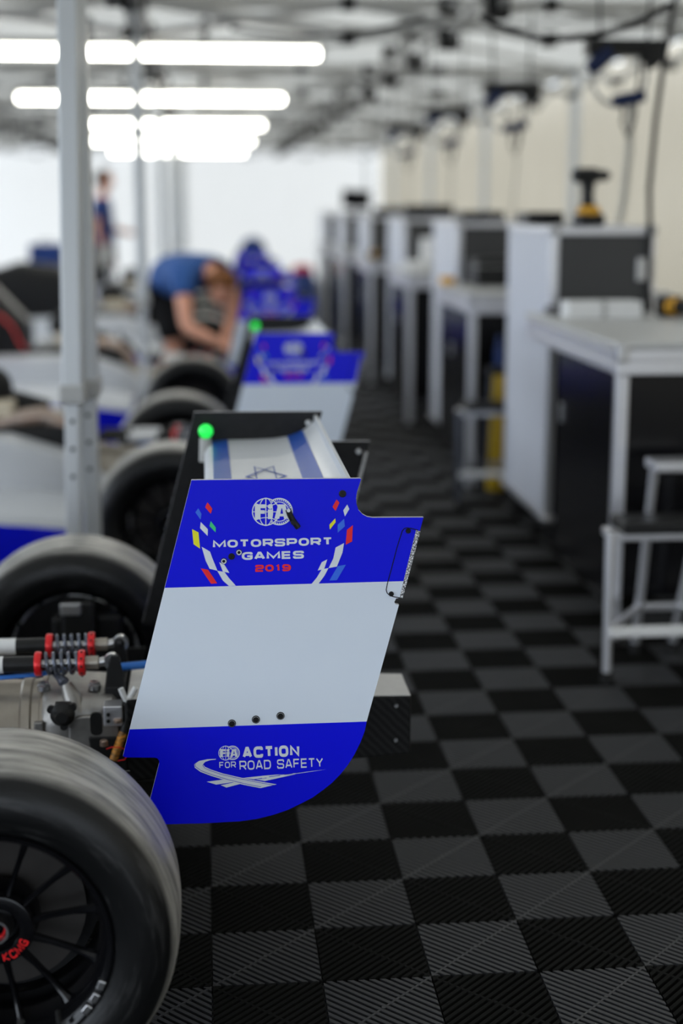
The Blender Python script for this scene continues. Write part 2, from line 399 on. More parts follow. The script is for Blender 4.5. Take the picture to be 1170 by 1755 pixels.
GL = {  # stroke letters on a unit box; third value = rounding of that corner
    'M': [[(0, 0), (0, 1), (.5, .12), (1, 1), (1, 0)]], 'O': ['c', [(0, 0, 1), (0, 1, 1), (1, 1, 1), (1, 0, 1)]],
    'T': [[(0, 1), (1, 1)], [(.5, 1), (.5, 0)]], 'R': [[(0, 0), (0, 1), (1, 1, 1), (1, .42, 1), (0, .42)], [(.5, .42), (1, 0)]],
    'S': [[(1, .74), (1, 1, 1), (0, 1, 1), (0, .52, 1), (1, .48, 1), (1, 0, 1), (0, 0, 1), (0, .26)]],
    'P': [[(0, 0), (0, 1), (1, 1, 1), (1, .38, 1), (0, .38)]],
    'G': [[(1, .74), (1, 1, 1), (0, 1, 1), (0, 0, 1), (1, 0, 1), (1, .46), (.5, .46)]],
    'A': [[(0, 0), (.42, 1), (.58, 1), (1, 0)], [(.16, .28), (.84, .28)]],
    'E': [[(1, 1), (0, 1), (0, 0), (1, 0)], [(0, .5), (.95, .5)]],
    '2': [[(0, .72), (0, 1, 1), (1, 1, 1), (1, .5, 1), (0, .5, 1), (0, 0), (1, 0)]], '0': ['c', [(0, 0, 1), (0, 1, 1), (1, 1, 1), (1, 0, 1)]],
    '1': [[(.2, .8), (.6, 1), (.6, 0)]], '9': [[(1, .45), (0, .45, 1), (0, 1, 1), (1, 1, 1), (1, 0, 1), (0, 0, 1), (0, .2)]],
    'C': [[(1, .74), (1, 1, 1), (0, 1, 1), (0, 0, 1), (1, 0, 1), (1, .26)]], 'I': [[(.5, 0), (.5, 1)]],
    'N': [[(0, 0), (0, 1), (1, 0), (1, 1)]], 'F': [[(0, 0), (0, 1), (1, 1)], [(0, .5), (.85, .5)]],
    'D': ['c', [(0, 0), (0, 1), (1, 1, 1), (1, 0, 1)]], 'Y': [[(0, 1), (.5, .46), (1, 1)], [(.5, .46), (.5, 0)]],
    'K': [[(0, 0), (0, 1)], [(1, 1), (.06, .48), (1, 0)]],
    'H': [[(0, 0), (0, 1)], [(1, 0), (1, 1)], [(0, .5), (1, .5)]],
}
GW = {'M': 1.25, 'I': 0.25, '1': 0.7, ' ': 0.55, 'F': 0.9, 'E': 0.9, 'T': 0.95}


def text_quads(txt, stroke, rnd=0.35, gap=0.3, widths=GW):
    """Quads for txt, cap height 1, laid out from x=0; returns quads and the total width (in cap widths)."""
    qs, x = [], 0.0
    for ch in txt:
        wd = widths.get(ch, 1.0)
        if ch != ' ':
            g = GL[ch]; cl = g[0] == 'c'
            for pl in (g[1:] if cl else g):
                s = stroke/2
                sq = [((x+s+p[0]*(wd-stroke)) if wd > stroke else x+wd/2, s+p[1]*(1-stroke), *(p[2:])) for p in pl]
                qs += ribbon(rounded(sq, rnd, cl), stroke, cl)
        x += wd+gap
    return qs, x-gap


def text_px(txt, a, b, h, stroke, rnd=0.35, gap=0.16, squash=None, shear=0.0):
    """Map text onto pixels of the photograph: baseline a->b, cap height h px (upwards)."""
    # letters are wider or narrower than tall: fit the run to the baseline's length
    qs, W = text_quads(txt, stroke, rnd, gap)
    a, b = Vector(a), Vector(b); d = (b-a)/W; n = Vector((d.y, -d.x)).normalized()*h
    # keep stroke weight even when letters are stretched: strokes scale with width; acceptable
    return [[tuple(a+d*p[0]+n*p[1]+d.normalized()*shear*h*p[1]) for p in q] for q in qs]


# ------------------------------------------------------------------ floor: interlocking ribbed tiles
CELL, I0, J0 = 0.2, -0.0512, 15.238


def build_floor():
    mb = MB(); n = 20; top, bot = 0.0, -0.012
    for i in range(-6, 15):
        for j in range(-72, 9):
            x, y = (i+I0)*CELL, (J0-j-1)*CELL      # near-left corner of the cell whose far edge is row j
            light = (i+j) % 2 == 0; mi = 0 if light else 1
            def P(c):
                if c <= 1: e = [(0, c), (c, 0)]
                else: e = [(c-1, 1), (1, c-1)]
                if not light: e = [(p[0], 1-p[1]) for p in e]
                return [(x+0.0015+p[0]*(CELL-0.003), y+0.0015+p[1]*(CELL-0.003)) for p in e]
            for k in range(n):
                c0, c1 = (k+0.24)*2/n, (k+0.76)*2/n
                (a, b), (c, d) = P(c0), P(c1)
                if light: q = [a, b, d, c]
                else: q = [b, a, c, d]
                vs = [(*p, top) for p in q]+[(*p, bot) for p in q]
                mb.add(vs, [(0, 1, 2, 3), (0, 4, 5, 1), (1, 5, 6, 2), (2, 6, 7, 3), (3, 7, 4, 0)], mi)
            # the cross rib that joins the two diamond centres, and its button
            A, B = (((x, y), (x+CELL, y+CELL)) if light else ((x, y+CELL), (x+CELL, y)))
            mb.bar((A[0], A[1], -0.004), (B[0], B[1], -0.004), 0.004, 0.0082, mi)
            mb.disc(((A[0]+B[0])/2, (A[1]+B[1])/2, 0.0), 0.004, 'z', 8, mi, 0.002)
            # slightly raised rims where the tiles clip together
    X0, X1 = (-6+I0)*CELL, (15+I0)*CELL; Y0, Y1 = (J0-9)*CELL, (J0+72)*CELL
    mb.add([(X0, Y0, bot), (X1, Y0, bot), (X1, Y1, bot), (X0, Y1, bot)], [(0, 1, 2, 3)], 2)
    # further away and to the sides: plain tiles
    def flat(x0, x1, y0, y1):
        mb.add([(x0, y0, -0.001), (x1, y0, -0.001), (x1, y1, -0.001), (x0, y1, -0.001)], [(0, 1, 2, 3)], 3)
    flat(-4.6, X0, -3.0, 28.5); flat(X1, 3.4, -3.0, 28.5); flat(X0, X1, Y1, 28.5); flat(X0, X1, -3.0, Y0)
    M = bpy.data.materials.new('checker_floor_tiles'); M.use_nodes = True; nt = M.node_tree; b = nt.nodes['Principled BSDF']
    tc = nt.nodes.new('ShaderNodeTexCoord'); mp = nt.nodes.new('ShaderNodeMapping'); ck = nt.nodes.new('ShaderNodeTexChecker')
    mp.inputs['Location'].default_value = (-I0+20, -J0+20, 0.5); mp.inputs['Scale'].default_value = (5, 5, 1)
    ck.inputs['Scale'].default_value = 1.0
    ck.inputs['Color1'].default_value = (0.022, 0.023, 0.027, 1); ck.inputs['Color2'].default_value = (0.006, 0.0062, 0.0058, 1)
    nt.links.new(tc.outputs['Object'], mp.inputs[0]); nt.links.new(mp.outputs[0], ck.inputs['Vector']); nt.links.new(ck.outputs['Color'], b.inputs['Base Color'])
    b.inputs['Roughness'].default_value = 0.64; b.inputs['Specular IOR Level'].default_value = 0.4
    struct(mb.build('floor', [TILE_L, TILE_D, SLOT, M], weld=False))


build_floor()
g = MB().box(-70, 70, -60, 110, -0.2, -0.03).build('ground', ASPHALT); struct(g)

# walls of the marquee (cloth hung between the tent rows' outer legs)
YB = 28.45


def cloth_wall(name, x0, y0, x1, y1, z1, M, sag=0.035, per=0.5):
    mb = MB(); L = math.hypot(x1-x0, y1-y0); n = int(L/0.125); nx, ny = (y1-y0)/L, -(x1-x0)/L; vs = []
    for i in range(n+1):
        t = i/n; o = sag*math.sin(t*L/per*2*PI+0.6*math.sin(t*L*1.3))
        for z in (0.004, z1): vs.append((x0+(x1-x0)*t+nx*o, y0+(y1-y0)*t+ny*o, z))
    mb.add(vs, [(2*i, 2*i+2, 2*i+3, 2*i+1) for i in range(n)], 0, True)
    o = struct(mb.build(name, M, angle=3))
    return o


cloth_wall('wall_right', 3.32, -3.6, 3.32, YB, 2.50, WALLC, 0.03, 0.42)  # runs on unseen behind the camera to block light there
cloth_wall('wall_back', 3.32, YB+0.06, -8.6, YB+0.06, 2.7, WALLB, 0.02, 1.6)


# ------------------------------------------------------------------ tents
EAVE, XA0, XA1 = 2.47, -0.349, 3.08


def canopy(mb, x0, x1, y0, y1):
    xc, yc = (x0+x1)/2, (y0+y1)/2; n = 8; z0, z1 = EAVE+0.03, 3.15
    ring = [(x0+(x1-x0)*i/n, y0) for i in range(n)]+[(x1, y0+(y1-y0)*i/n) for i in range(n)]+[(x1-(x1-x0)*i/n, y1) for i in range(n)]+[(x0, y1-(y1-y0)*i/n) for i in range(n)]
    secs = []
    for t in (0, .25, .5, .75, .97):
        zz = z0+(z1-z0)*(t**1.25); secs.append([(px+(xc-px)*t, py+(yc-py)*t, zz) for px, py in ring])
    mb.loft(secs, 0, False); mb.add(secs[-1], [tuple(range(len(ring)))], 0)
    lower = [(px, py, z0-0.07) for px, py in ring]
    mb.loft([lower, secs[0]], 0, False)
    return mb


def tent_leg(x, y, xt, parent, holes=True):
    mb = MB(); c = Vector((x, y, 0.86)); t = Vector((xt, y, EAVE+0.03)); f = Vector((x+(x-xt)*0.55, y, 0.012))
    mb.bar(c, t, 0.056, 0.056, 0, (0, 1, 0)); leg = mb.build('leg', POLE, parent, 0.008)
    MB().bar(f, c+Vector((0, 0, .08)), 0.042, 0.042, 0, (0, 1, 0)).build('inner_leg', POLE, leg, 0.005)
    MB().box(x-0.036, x+0.036, y-0.036, y+0.036, 0.83, 0.885).build('collar', GREY_PL, leg, 0.008)
    MB().box(f.x-0.05, f.x+0.05, y-0.05, y+0.05, 0.0005, 0.012).build('foot_plate', STEEL, leg, 0.003)
    if holes:
        for z in (0.62, 0.70, 0.78): MB().disc((x-(x-xt)*0+(f.x-x)*(0.86-z)/0.85, y-0.0215, z), 0.007, 'y', 12, 0, 0.002).build('pin_hole', BLACK_PL, leg)


def scissor(parent, a, b, n, lo=2.28, hi=EAVE-0.01, name='truss', k=0.035):
    """Scissor truss between two plan points: crossing flat bars with dark knuckles."""
    a, b = Vector((*a, 0)), Vector((*b, 0)); mb = MB(); d = (b-a).normalized(); s = Vector((-d.y, d.x, 0))*0.012
    for i in range(n):
        p, q = a+(b-a)*(i/n), a+(b-a)*((i+1)/n); Z = Vector((0, 0, 1))
        mb.bar(p+Z*lo+s, q+Z*hi+s, 0.02, 0.036); mb.bar(p+Z*hi-s, q+Z*lo-s, 0.02, 0.036)
        for z in (lo, hi):
            c = p+Z*z; mb.box(c.x-k, c.x+k, c.y-k, c.y+k, z-k, z+k, 1)
    c = b+Vector((0, 0, lo)); mb.box(c.x-0.03, c.x+0.03, c.y-0.03, c.y+0.03, lo-0.03, lo+0.03, 1)
    mb.build(name, [TRUSS, BLACK_PL], parent, 0)


def tent(x0, x1, y0, y1, lean, lean1, label, group):
    o = thing('frame_tent', label, 'tent', ((x0+x1)/2, (y0+y1)/2, 0), 0, group)
    ox, oy = o.location.x, o.location.y; a0, a1, b0, b1 = x0-ox, x1-ox, y0-oy, y1-oy
    for yy in (b0+0.035, b1-0.035):
        tent_leg(a0+lean, yy, a0, o, 4 < yy+oy < 9); tent_leg(a1+(lean1*0.62 if yy+oy < 6 else 0), yy, a1, o, 4 < yy+oy < 9)
    e = 0.035
    scissor(o, (a0+e, b0+e), (a1-e, b0+e), 3); scissor(o, (a0+e, b1-e), (a1-e, b1-e), 3)
    scissor(o, (a0+e, b0+e), (a0+e, b1-e), 3); scissor(o, (a1-e, b0+e), (a1-e, b1-e), 3)
    scissor(o, (0, b0+e), (0, b1-e), 3, k=0.055)
    pk = MB(); pk.tube([(0, 0, 2.40), (0, 0, 3.1)], 0.025, 10)
    for sx, sy in ((1, 1), (1, -1), (-1, 1), (-1, -1)): pk.bar((0, 0, 2.52), (sx*(a1-e), sy*(b1-e), EAVE), 0.02, 0.03)
    pk.build('centre_strut', TRUSS, o)
    canopy(MB(), a0+0.006, a1-0.006, b0+0.005, b1-0.005).build('canopy', ROOF, o, 0, angle=0.25)
    return o


nth = ['first', 'second', 'third', 'fourth', 'fifth', 'sixth', 'seventh']
TNTH = {-1: 'unseen, added behind the camera for shade', 0: 'over the camera', **{i: f'{nth[i-1]} of its row in view' for i in range(1, 7)}}
for k in range(-1, 7):  # bay behind the camera is unseen, put there to shade the near floor
    y0 = 0.4+4*k
    tent(XA0, XA1, y0, y0+4, 0.0, 0.0, f'white frame tent over the workbenches, {TNTH[k]}', 'tents over the workbench aisle')
    tent(-4.4, -0.342, y0-0.125, y0+3.875, 0.0, -0.063, f'white frame tent over the car noses, {TNTH[k]}', 'tents over the car noses')

# fluorescent battens hung under the tent frames
FIX = [(-1.46, 0.66, 8.62), (-1.44, 0.65, 12.25), (-1.43, 0.645, 16.2), (-1.43, 0.66, 20.2), (-1.43, 0.66, 24.3)]
fl_lab = ['first lit one in view from the camera', 'second lit one in view from the camera', 'third lit one in view from the camera', 'fourth lit one in view from the camera', 'last one before the white end wall']
for (x0, x1, y), lb in zip(FIX, fl_lab):
    xc = (x0+x1)/2; h = (x1-x0)/2
    o = thing('fluorescent_batten', 'long glowing fluorescent batten, '+lb, 'light', (xc, y, 2.2), 0, 'fluorescent battens under the roof')
    MB().box(-h-0.03, h+0.03, -0.05, 0.05, 0.045, 0.085).build('housing', GREY_PL, o, 0.008)
    for yy in (-0.026, 0.026): MB().tube([(-h, yy, 0.012), (h, yy, 0.012)], 0.026, 14).build('tube', TUBE, o)
    for xx in (-h-0.015, h+0.015): MB().box(xx-0.016, xx+0.016, -0.05, 0.05, -0.016, 0.045).build('end_cap', GREY_PL, o, 0.006)
    for xx in (-h*0.75, -h*0.2, h*0.4): MB().box(xx-0.02, xx+0.02, -0.02, 0.02, 0.085, 0.20).build('hanger', BLACK_PL, o, 0.005)

# ------------------------------------------------------------------ race cars
AX, CY = -0.34, 2.915            # first car: rear axle x, centre line y
YN, YF = 2.490, 3.340            # outer faces of its two endplates


def loc(px, py, y):
    p = at_y(px, py, y); return (p.x-AX, p.y-CY, p.z)


def lxz(px, py, y=YN):
    p = loc(px, py, y); return (p[0], p[2])


OUT = [(328, 823), (470, 821.5), (616, 820), (618.6, 821), (615.5, 831), (611.5, 843), (610, 854), (610.6, 864), (614, 874), (621, 881.5), (629, 885.8), (638, 887.3), (680, 887), (725.5, 886.8),
       (719.5, 909), (689, 1024.4), (678.6, 1025.6), (675.5, 1032), (677.5, 1035.5), (683.4, 1036.6), (628, 1237), (625, 1252), (618, 1271), (606.8, 1293.7), (596, 1311), (583, 1327), (569, 1341.5),
       (554, 1353.5), (536, 1366.5), (516, 1377), (493, 1388), (468, 1396.6), (440, 1403.5), (410.6, 1407.6), (350, 1411), (286, 1412.6), (262, 1413.5), (252, 1408), (250, 1398),
       (272.4, 1310), (272.8, 1304), (269.5, 1299.6), (264, 1298.4), (214, 1298), (210.5, 1296)]
PLATE = [lxz(*p) for p in OUT]
BAND_UP = (lxz(285.5, 1007.5), lxz(693, 996)); BAND_LO = (lxz(225, 1250), lxz(628, 1236.6))
LIVERY = band_mat()


class Decal:
    """Vinyl pieces laid on the outer face of the endplate, given in photograph pixels."""
    def __init__(s, off): s.mb = MB(); s.y = YN-off; s.n = 0

    def poly(s, pts, mi):
        s.n += 1; vs = [loc(px, py, s.y-1e-6*s.n) for px, py in pts]; s.mb.add(vs, [tuple(range(len(vs)))], mi); return s

    def quads(s, qs, mi):
        for q in qs: s.poly(q, mi)
        return s

    def stroke(s, pts, wd, mi, closed=False): return s.quads(ribbon(pts, wd, closed), mi)

    def disc(s, c, r, mi, n=24): return s.poly(arc(c, r, 0, 2*PI*(n-1)/n, n-1), mi)

    def build(s, name, mats, parent):
        # wind every piece to face outwards (-y)
        return s.mb.build(name, mats, parent, weld=False)


def emblem(d, c0, c1, r, mi, fine=1.0):
    """Globe and cog wheel rings with bold three-letter mark."""
    lw = r*0.075*fine
    d.stroke(arc(c0, r*0.97, 0, 2*PI*47/48, 47), lw, mi, True)
    d.stroke([(c0[0]-r, c0[1]), (c0[0]+r, c0[1])], lw*0.8, mi); d.stroke([(c0[0], c0[1]-r), (c0[0], c0[1]+r)], lw*0.9, mi)
    for s in (-1, 1):
        d.stroke([(c0[0]+s*r*0.5*math.cos(t), c0[1]+r*math.sin(t)) for t in [(-PI/2)+PI*i/16 for i in range(17)]], lw*0.8, mi)
        d.stroke([(c0[0]+r*0.78*u, c0[1]+s*(r*0.62-r*0.2*(1-u*u)*1.0)) for u in [-1+i/6 for i in range(13)]], lw*0.8, mi)
    a0, a1 = -2.2, 2.2
    d.stroke(arc(c1, r*0.95, a0, a1, 40), lw*1.2, mi)
    d.stroke(arc(c1, r*0.70, a0*0.93, a1*0.93, 40), lw*0.8, mi)
    for i in range(27):
        a = a0+(a1-a0)*i/26; ca, sa = math.cos(a), math.sin(a)
        d.stroke([(c1[0]+ca*r*0.80, c1[1]+sa*r*0.80), (c1[0]+ca*r*0.92, c1[1]+sa*r*0.92)], r*0.075, mi)


def fia(d, c0, r, mi):
    k = r/172.0; X = lambda x: c0[0]+(x-405)*k; Y = lambda y: c0[1]+(y-418)*k
    P = lambda pts: d.poly([(X(x), Y(y)) for x, y in pts], mi)
    P([(268, 325), (338, 325), (338, 512), (268, 512)]); P([(338, 325), (398, 325), (398, 372), (338, 372)]); P([(338, 398), (392, 398), (392, 442), (338, 442)])
    P([(430, 388), (488, 388), (488, 508), (430, 508)]); d.disc((X(460), Y(352)), 31*k, mi)
    P([(560, 325), (610, 325), (572, 505), (512, 505)]); P([(600, 325), (648, 325), (690, 505), (632, 505)]); P([(570, 442), (645, 442), (650, 475), (560, 475)])
    P([(585, 325), (625, 325), (640, 372), (570, 372)])


def build_endplate(car):
    TH = 0.009
    mb = MB().prism(PLATE, YN-CY, YN-CY+TH, 0, 1, 2)
    pl = mb.build('endplate', [LIVERY, PLATE_EDGE, CARBON], car, weld=True)
    z5 = lambda x, y: (320+x*0.27350, 820+y*0.27350)
    d = Decal(0.0006); W_, R_, B_, Y_, G_ = 0, 1, 2, 3, 4
    for pts, c in [([(115, 180), (130, 150), (160, 190), (150, 222)], R_), ([(53, 212), (72, 187), (92, 222), (86, 258)], B_), ([(142, 298), (150, 268), (182, 308), (180, 338)], G_),
                   ([(83, 312), (87, 273), (132, 318), (130, 360)], W_), ([(33, 318), (73, 338), (83, 440), (42, 412)], Y_),
                   ([(93, 428), (145, 458), (160, 500), (192, 578), (143, 566), (118, 515)], W_), ([(203, 525), (235, 540), (267, 592), (226, 583)], W_),
                   ([(190, 578), (236, 586), (262, 622), (307, 672), (264, 674), (226, 640)], W_), ([(87, 563), (133, 572), (190, 657), (152, 660)], R_),
                   ([(912, 178), (938, 132), (956, 152), (932, 204)], R_), ([(980, 200), (1005, 163), (1018, 192), (990, 238)], W_), ([(893, 290), (930, 250), (932, 275), (896, 320)], Y_),
                   ([(945, 290), (985, 253), (990, 300), (945, 340)], B_), ([(1003, 322), (1040, 293), (1035, 395), (995, 415)], R_),
                   ([(932, 433), (985, 405), (975, 465), (940, 552), (888, 562), (918, 500)], W_), ([(845, 525), (880, 507), (860, 568), (820, 577)], W_),
                   ([(845, 570), (888, 561), (862, 610), (825, 660), (779, 664), (815, 620)], W_), ([(945, 550), (997, 540), (940, 637), (893, 640)], B_)]:
        d.poly([z5(*p) for p in pts], c)
    d.quads(text_px('MOTORSPORT', (364.6, 939.2), (569.8, 934.2), 13.4, 0.24, 0.38, 0.13), W_)
    d.quads(text_px('GAMES', (414.2, 959.8), (520.8, 957.2), 13.4, 0.24, 0.38, 0.13), W_)
    d.quads(text_px('2019', (437.4, 980.2), (498.6, 978.7), 12.0, 0.25, 0.38, 0.13), R_)
    emblem(d, (455.4, 877.2), (478.2, 876.8), 23.6, W_)
    fia(d, (455.4, 877.2), 23.6, W_)
    d.build('event_logo', [DECAL_W, DECAL_R, DECAL_B, DECAL_Y, DECAL_G], pl)
    z6 = lambda x, y: (310+x*0.23932, 1250+y*0.23932)
    d = Decal(0.0006)
    d.quads(text_px('ACTION', (415.8, 1299.8), (513.2, 1296.2), 19.6, 0.27, 0.3, 0.16), 0)
    d.quads(text_px('FOR', (375.9, 1316.8), (404.4, 1315.8), 10.9, 0.17, 0.35, 0.2), 0)
    d.quads(text_px('ROAD SAFETY', (410.5, 1320.0), (553.8, 1314.6), 16.0, 0.16, 0.35, 0.17), 0)
    emblem(d, (386.6, 1290.7), (398.5, 1290.3), 12.4, 0); fia(d, (386.6, 1290.7), 12.4, 0)
    outer = [(250, 212), (190, 214), (130, 226), (95, 250), (99, 275), (140, 305), (220, 335), (330, 368), (450, 398), (570, 421)]
    inner = [(250, 216), (205, 222), (172, 234), (158, 250), (172, 268), (215, 288), (300, 316), (430, 346), (560, 372), (685, 394)]
    for i in range(len(outer)-1): d.poly([z6(*outer[i]), z6(*outer[i+1]), z6(*inner[i+1]), z6(*inner[i])], 0)
    for q in ([(183, 375), (300, 360), (372, 378), (252, 396)], [(285, 400), (378, 380), (442, 386), (325, 417)], [(445, 348), (610, 330), (720, 322), (545, 361)],
              [(600, 340), (1040, 287), (800, 322), (620, 352)], [(545, 361), (640, 345), (820, 322), (600, 370)]):
        d.poly([z6(*p) for p in q], 0)
    d.build('safety_logo', [DECAL_W], pl)
    d = Decal(0.0014)      # dark lane lines on the road mark
    for a in (outer[2:], inner[2:]):
        off = 6 if a is outer[2:] else -6
    d.stroke([z6(x+4, y-9) for x, y in outer[3:]], 0.8, 0); d.stroke([z6(x-2, y+9) for x, y in inner[2:]], 0.8, 0)
    for a, b in (((510, 362), (580, 350)), ((630, 340), (710, 329)), ((740, 324), (800, 316)), ((820, 313), (880, 305))): d.stroke([z6(*a), z6(*b)], 1.0, 0)
    d.build('lane_line', [BLUE], pl)
    # adjustment slot with bolt, screws
    sl = MB(); path = [(493.6, 873.0), (496.5, 882), (501, 891), (511, 904.5)]
    sl.tube([(*[loc(px, py, YN-0.001)[0]], loc(px, py, YN-0.001)[1], loc(px, py, YN-0.001)[2]) for px, py in path], 0.0052, 10)
    so = sl.build('adjuster_slot', BLACKBOLT, pl)
    b = MB(); b.lathe([(-0.0075, 0.0001), (-0.0075, 0.0042), (-0.004, 0.0046), (0.0, 0.0046)], loc(502, 894, YN), 'y', 16); b.build('slot_bolt', BLACKBOLT, so)
    b = MB(); b.disc(loc(494.3, 875, YN-0.0065), 0.0032, 'y', 12, 0, 0.001); b.build('paint_dot', DECAL_W, so)

    def bolt(px, py, r, ring=None, wi=0.72):
        c = loc(px, py, YN); b = MB()
        b.lathe([(0.0, r), (-0.0016, r), (-0.0026, r*0.86), (-0.0026, r*0.5), (-0.0008, r*0.46), (-0.0008, 0.0001)], c, 'y', 20)
        bo = b.build('bolt', BLACKBOLT, pl)
        if ring:
            q = MB(); q.lathe([(-0.0027, r*wi), (-0.0033, r*(wi+0.04)), (-0.0033, r*0.80), (-0.0027, r*0.84)], c, 'y', 20); q.build('washer', ring, bo)
    bolt(397.2, 1239.6, 0.0072, STEEL); bolt(438.3, 1232.9, 0.0072, STEEL); bolt(480.5, 1226.6, 0.0072, STEEL)
    bolt(383.4, 961.4, 0.0055, DECAL_W, 0.52); bolt(409.4, 946.3, 0.0055, DECAL_W, 0.52); bolt(396.6, 953.5, 0.0056); bolt(586.7, 846, 0.0064)
    # removable corner panel with two screws and the edge strip
    d = Decal(0.0007)
    d.stroke([(716, 908.5), (703.8, 905.6), (697, 904.6), (692.6, 905.8), (689, 910), (679.9, 939), (670.8, 974), (663.4, 1001), (661.6, 1011), (663, 1016), (666.4, 1019.5), (673, 1022.6), (688, 1025)], 1.5, 0)
    d.build('panel_seam', [DECAL_K], pl)
    for p in ((699.2, 909.8), (670.2, 1017.8)): bolt(*p, 0.0046, BLACKBOLT)
    st = MB(); Q = [(712.5, 908.5), (719.6, 910.5), (689.4, 1024.6), (684.4, 1023.6)]
    q2 = [lxz(*p) for p in Q]; st.prism(q2, YN-CY-0.003, YN-CY+TH+0.014, 0)
    sm = bpy.data.materials.get('edge_strip')
    if not sm:
        sm = bpy.data.materials.new('edge_strip'); sm.use_nodes = True; nt = sm.node_tree
        tc = nt.nodes.new('ShaderNodeTexCoord'); v = nt.nodes.new('ShaderNodeTexVoronoi'); v.inputs['Scale'].default_value = 260; v.feature = 'DISTANCE_TO_EDGE'
        r = nt.nodes.new('ShaderNodeValToRGB'); r.color_ramp.elements[0].position = 0.06; r.color_ramp.elements[1].position = 0.14
        r.color_ramp.elements[0].color = (0.03, 0.03, 0.04, 1); r.color_ramp.elements[1].color = (0.72, 0.72, 0.72, 1)
        nt.links.new(tc.outputs['Object'], v.inputs['Vector']); nt.links.new(v.outputs['Distance'], r.inputs[0]); nt.links.new(r.outputs[0], nt.nodes['Principled BSDF'].inputs['Base Color'])
    st.build('edge_strip', sm, pl)
    # far endplate: the mirror plate, carbon side facing the first one
    t2 = 0.009; yf = YF-CY
    f = MB().prism(PLATE, yf, yf+t2, 2, 1, 0).build('endplate', [LIVERY, PLATE_EDGE, CARBON], car)
    for px, py in ((600, 760),): pass
    b = MB()
    for c in (lxz(586.7, 846), lxz(699.2, 909.8), lxz(670.2, 1017.8)):
        b.lathe([(0, 0.007), (-0.004, 0.007), (-0.006, 0.005), (-0.006, 0.0001)], (c[0], yf, c[1]), 'y', 14)
    b.build('bolt', STEEL, f)
    MB().prism(q2, yf-0.014, yf+t2+0.003, 0).build('edge_strip', sm, f)
    return pl


def wing_section(dz=0.0):
    top = [(-0.352, 0.840), (-0.345, 0.851), (-0.333, 0.856), (-0.30, 0.859), (-0.24, 0.8595), (-0.19, 0.861), (-0.165, 0.864), (-0.138, 0.872), (-0.115, 0.884), (-0.100, 0.895), (-0.092, 0.905)]
    top = [(x+AX*0+0.34, z) for x, z in top]
    return top


def build_wing(car, flag):
    """Main wing plane; x here is local to the car."""
    top = [(p[0]-0.34-AX+0.0, p[1]) for p in wing_section()]
    # chord in car coordinates: world x = local + AX
    top = [(-0.008-AX, 0.836), (0.000-AX, 0.850), (0.012-AX, 0.856), (0.040-AX, 0.859), (0.10-AX, 0.8595), (0.150-AX, 0.861), (0.180-AX, 0.865), (0.207-AX, 0.8745), (0.221-AX, 0.882), (0.236-AX, 0.894), (0.246-AX, 0.904)]
    bot = [(x, z-0.012-0.016*math.sin(PI*min(1, max(0, i/10)))) for i, (x, z) in enumerate(top)]
    ring = top+bot[::-1]; y0, y1 = YN-CY+0.009, YF-CY
    mb = MB(); n = len(ring)
    secs = [[(x, y, z) for x, z in ring] for y in (y0, y1)]
    mb.loft(secs, 0, False)
    wg = mb.build('rear_wing', WHITE, car, angle=0.9)
    MB().prism([(0.240-AX, 0.892), (0.252-AX, 0.900), (0.249-AX, 0.914), (0.243-AX, 0.914)], y0+0.002, y1-0.002).build('gurney_flap', WHITE, wg)
    if flag:
        def strip(x0, x1, M, nm):
            pts = []
            def zt(x):
                for a, b in zip(top, top[1:]):
                    if a[0] <= x <= b[0]: return a[1]+(b[1]-a[1])*(x-a[0])/(b[0]-a[0])
                return top[-1][1]
            xs = [x0+(x1-x0)*i/6 for i in range(7)]; s = MB()
            for a, b in zip(xs, xs[1:]):
                s.add([(a, y0+0.004, zt(a)+0.0008), (b, y0+0.004, zt(b)+0.0008), (b, y1-0.004, zt(b)+0.0008), (a, y1-0.004, zt(a)+0.0008)], [(0, 1, 2, 3)], 0, True)
            s.build(nm, M, wg)
        strip(0.010-AX, 0.045-AX, FLAG_BLUE, 'flag_stripe'); strip(0.181-AX, 0.216-AX, FLAG_BLUE, 'flag_stripe')
        s = MB(); c = (0.113-AX, 2.915-CY-0.06); R = 0.062
        for a0 in (0.0, PI):
            tri = [(c[0]+R*0.62*math.cos(a0+2*PI*k/3), c[1]+R*2.1*math.sin(a0+2*PI*k/3)) for k in range(3)]
            for q in ribbon(tri, 0.0075, True): s.add([(x, y, 0.8618) for x, y in q], [(0, 1, 2, 3)], 0)
        s.build('flag_star', FLAG_BLUE, wg)
    return wg


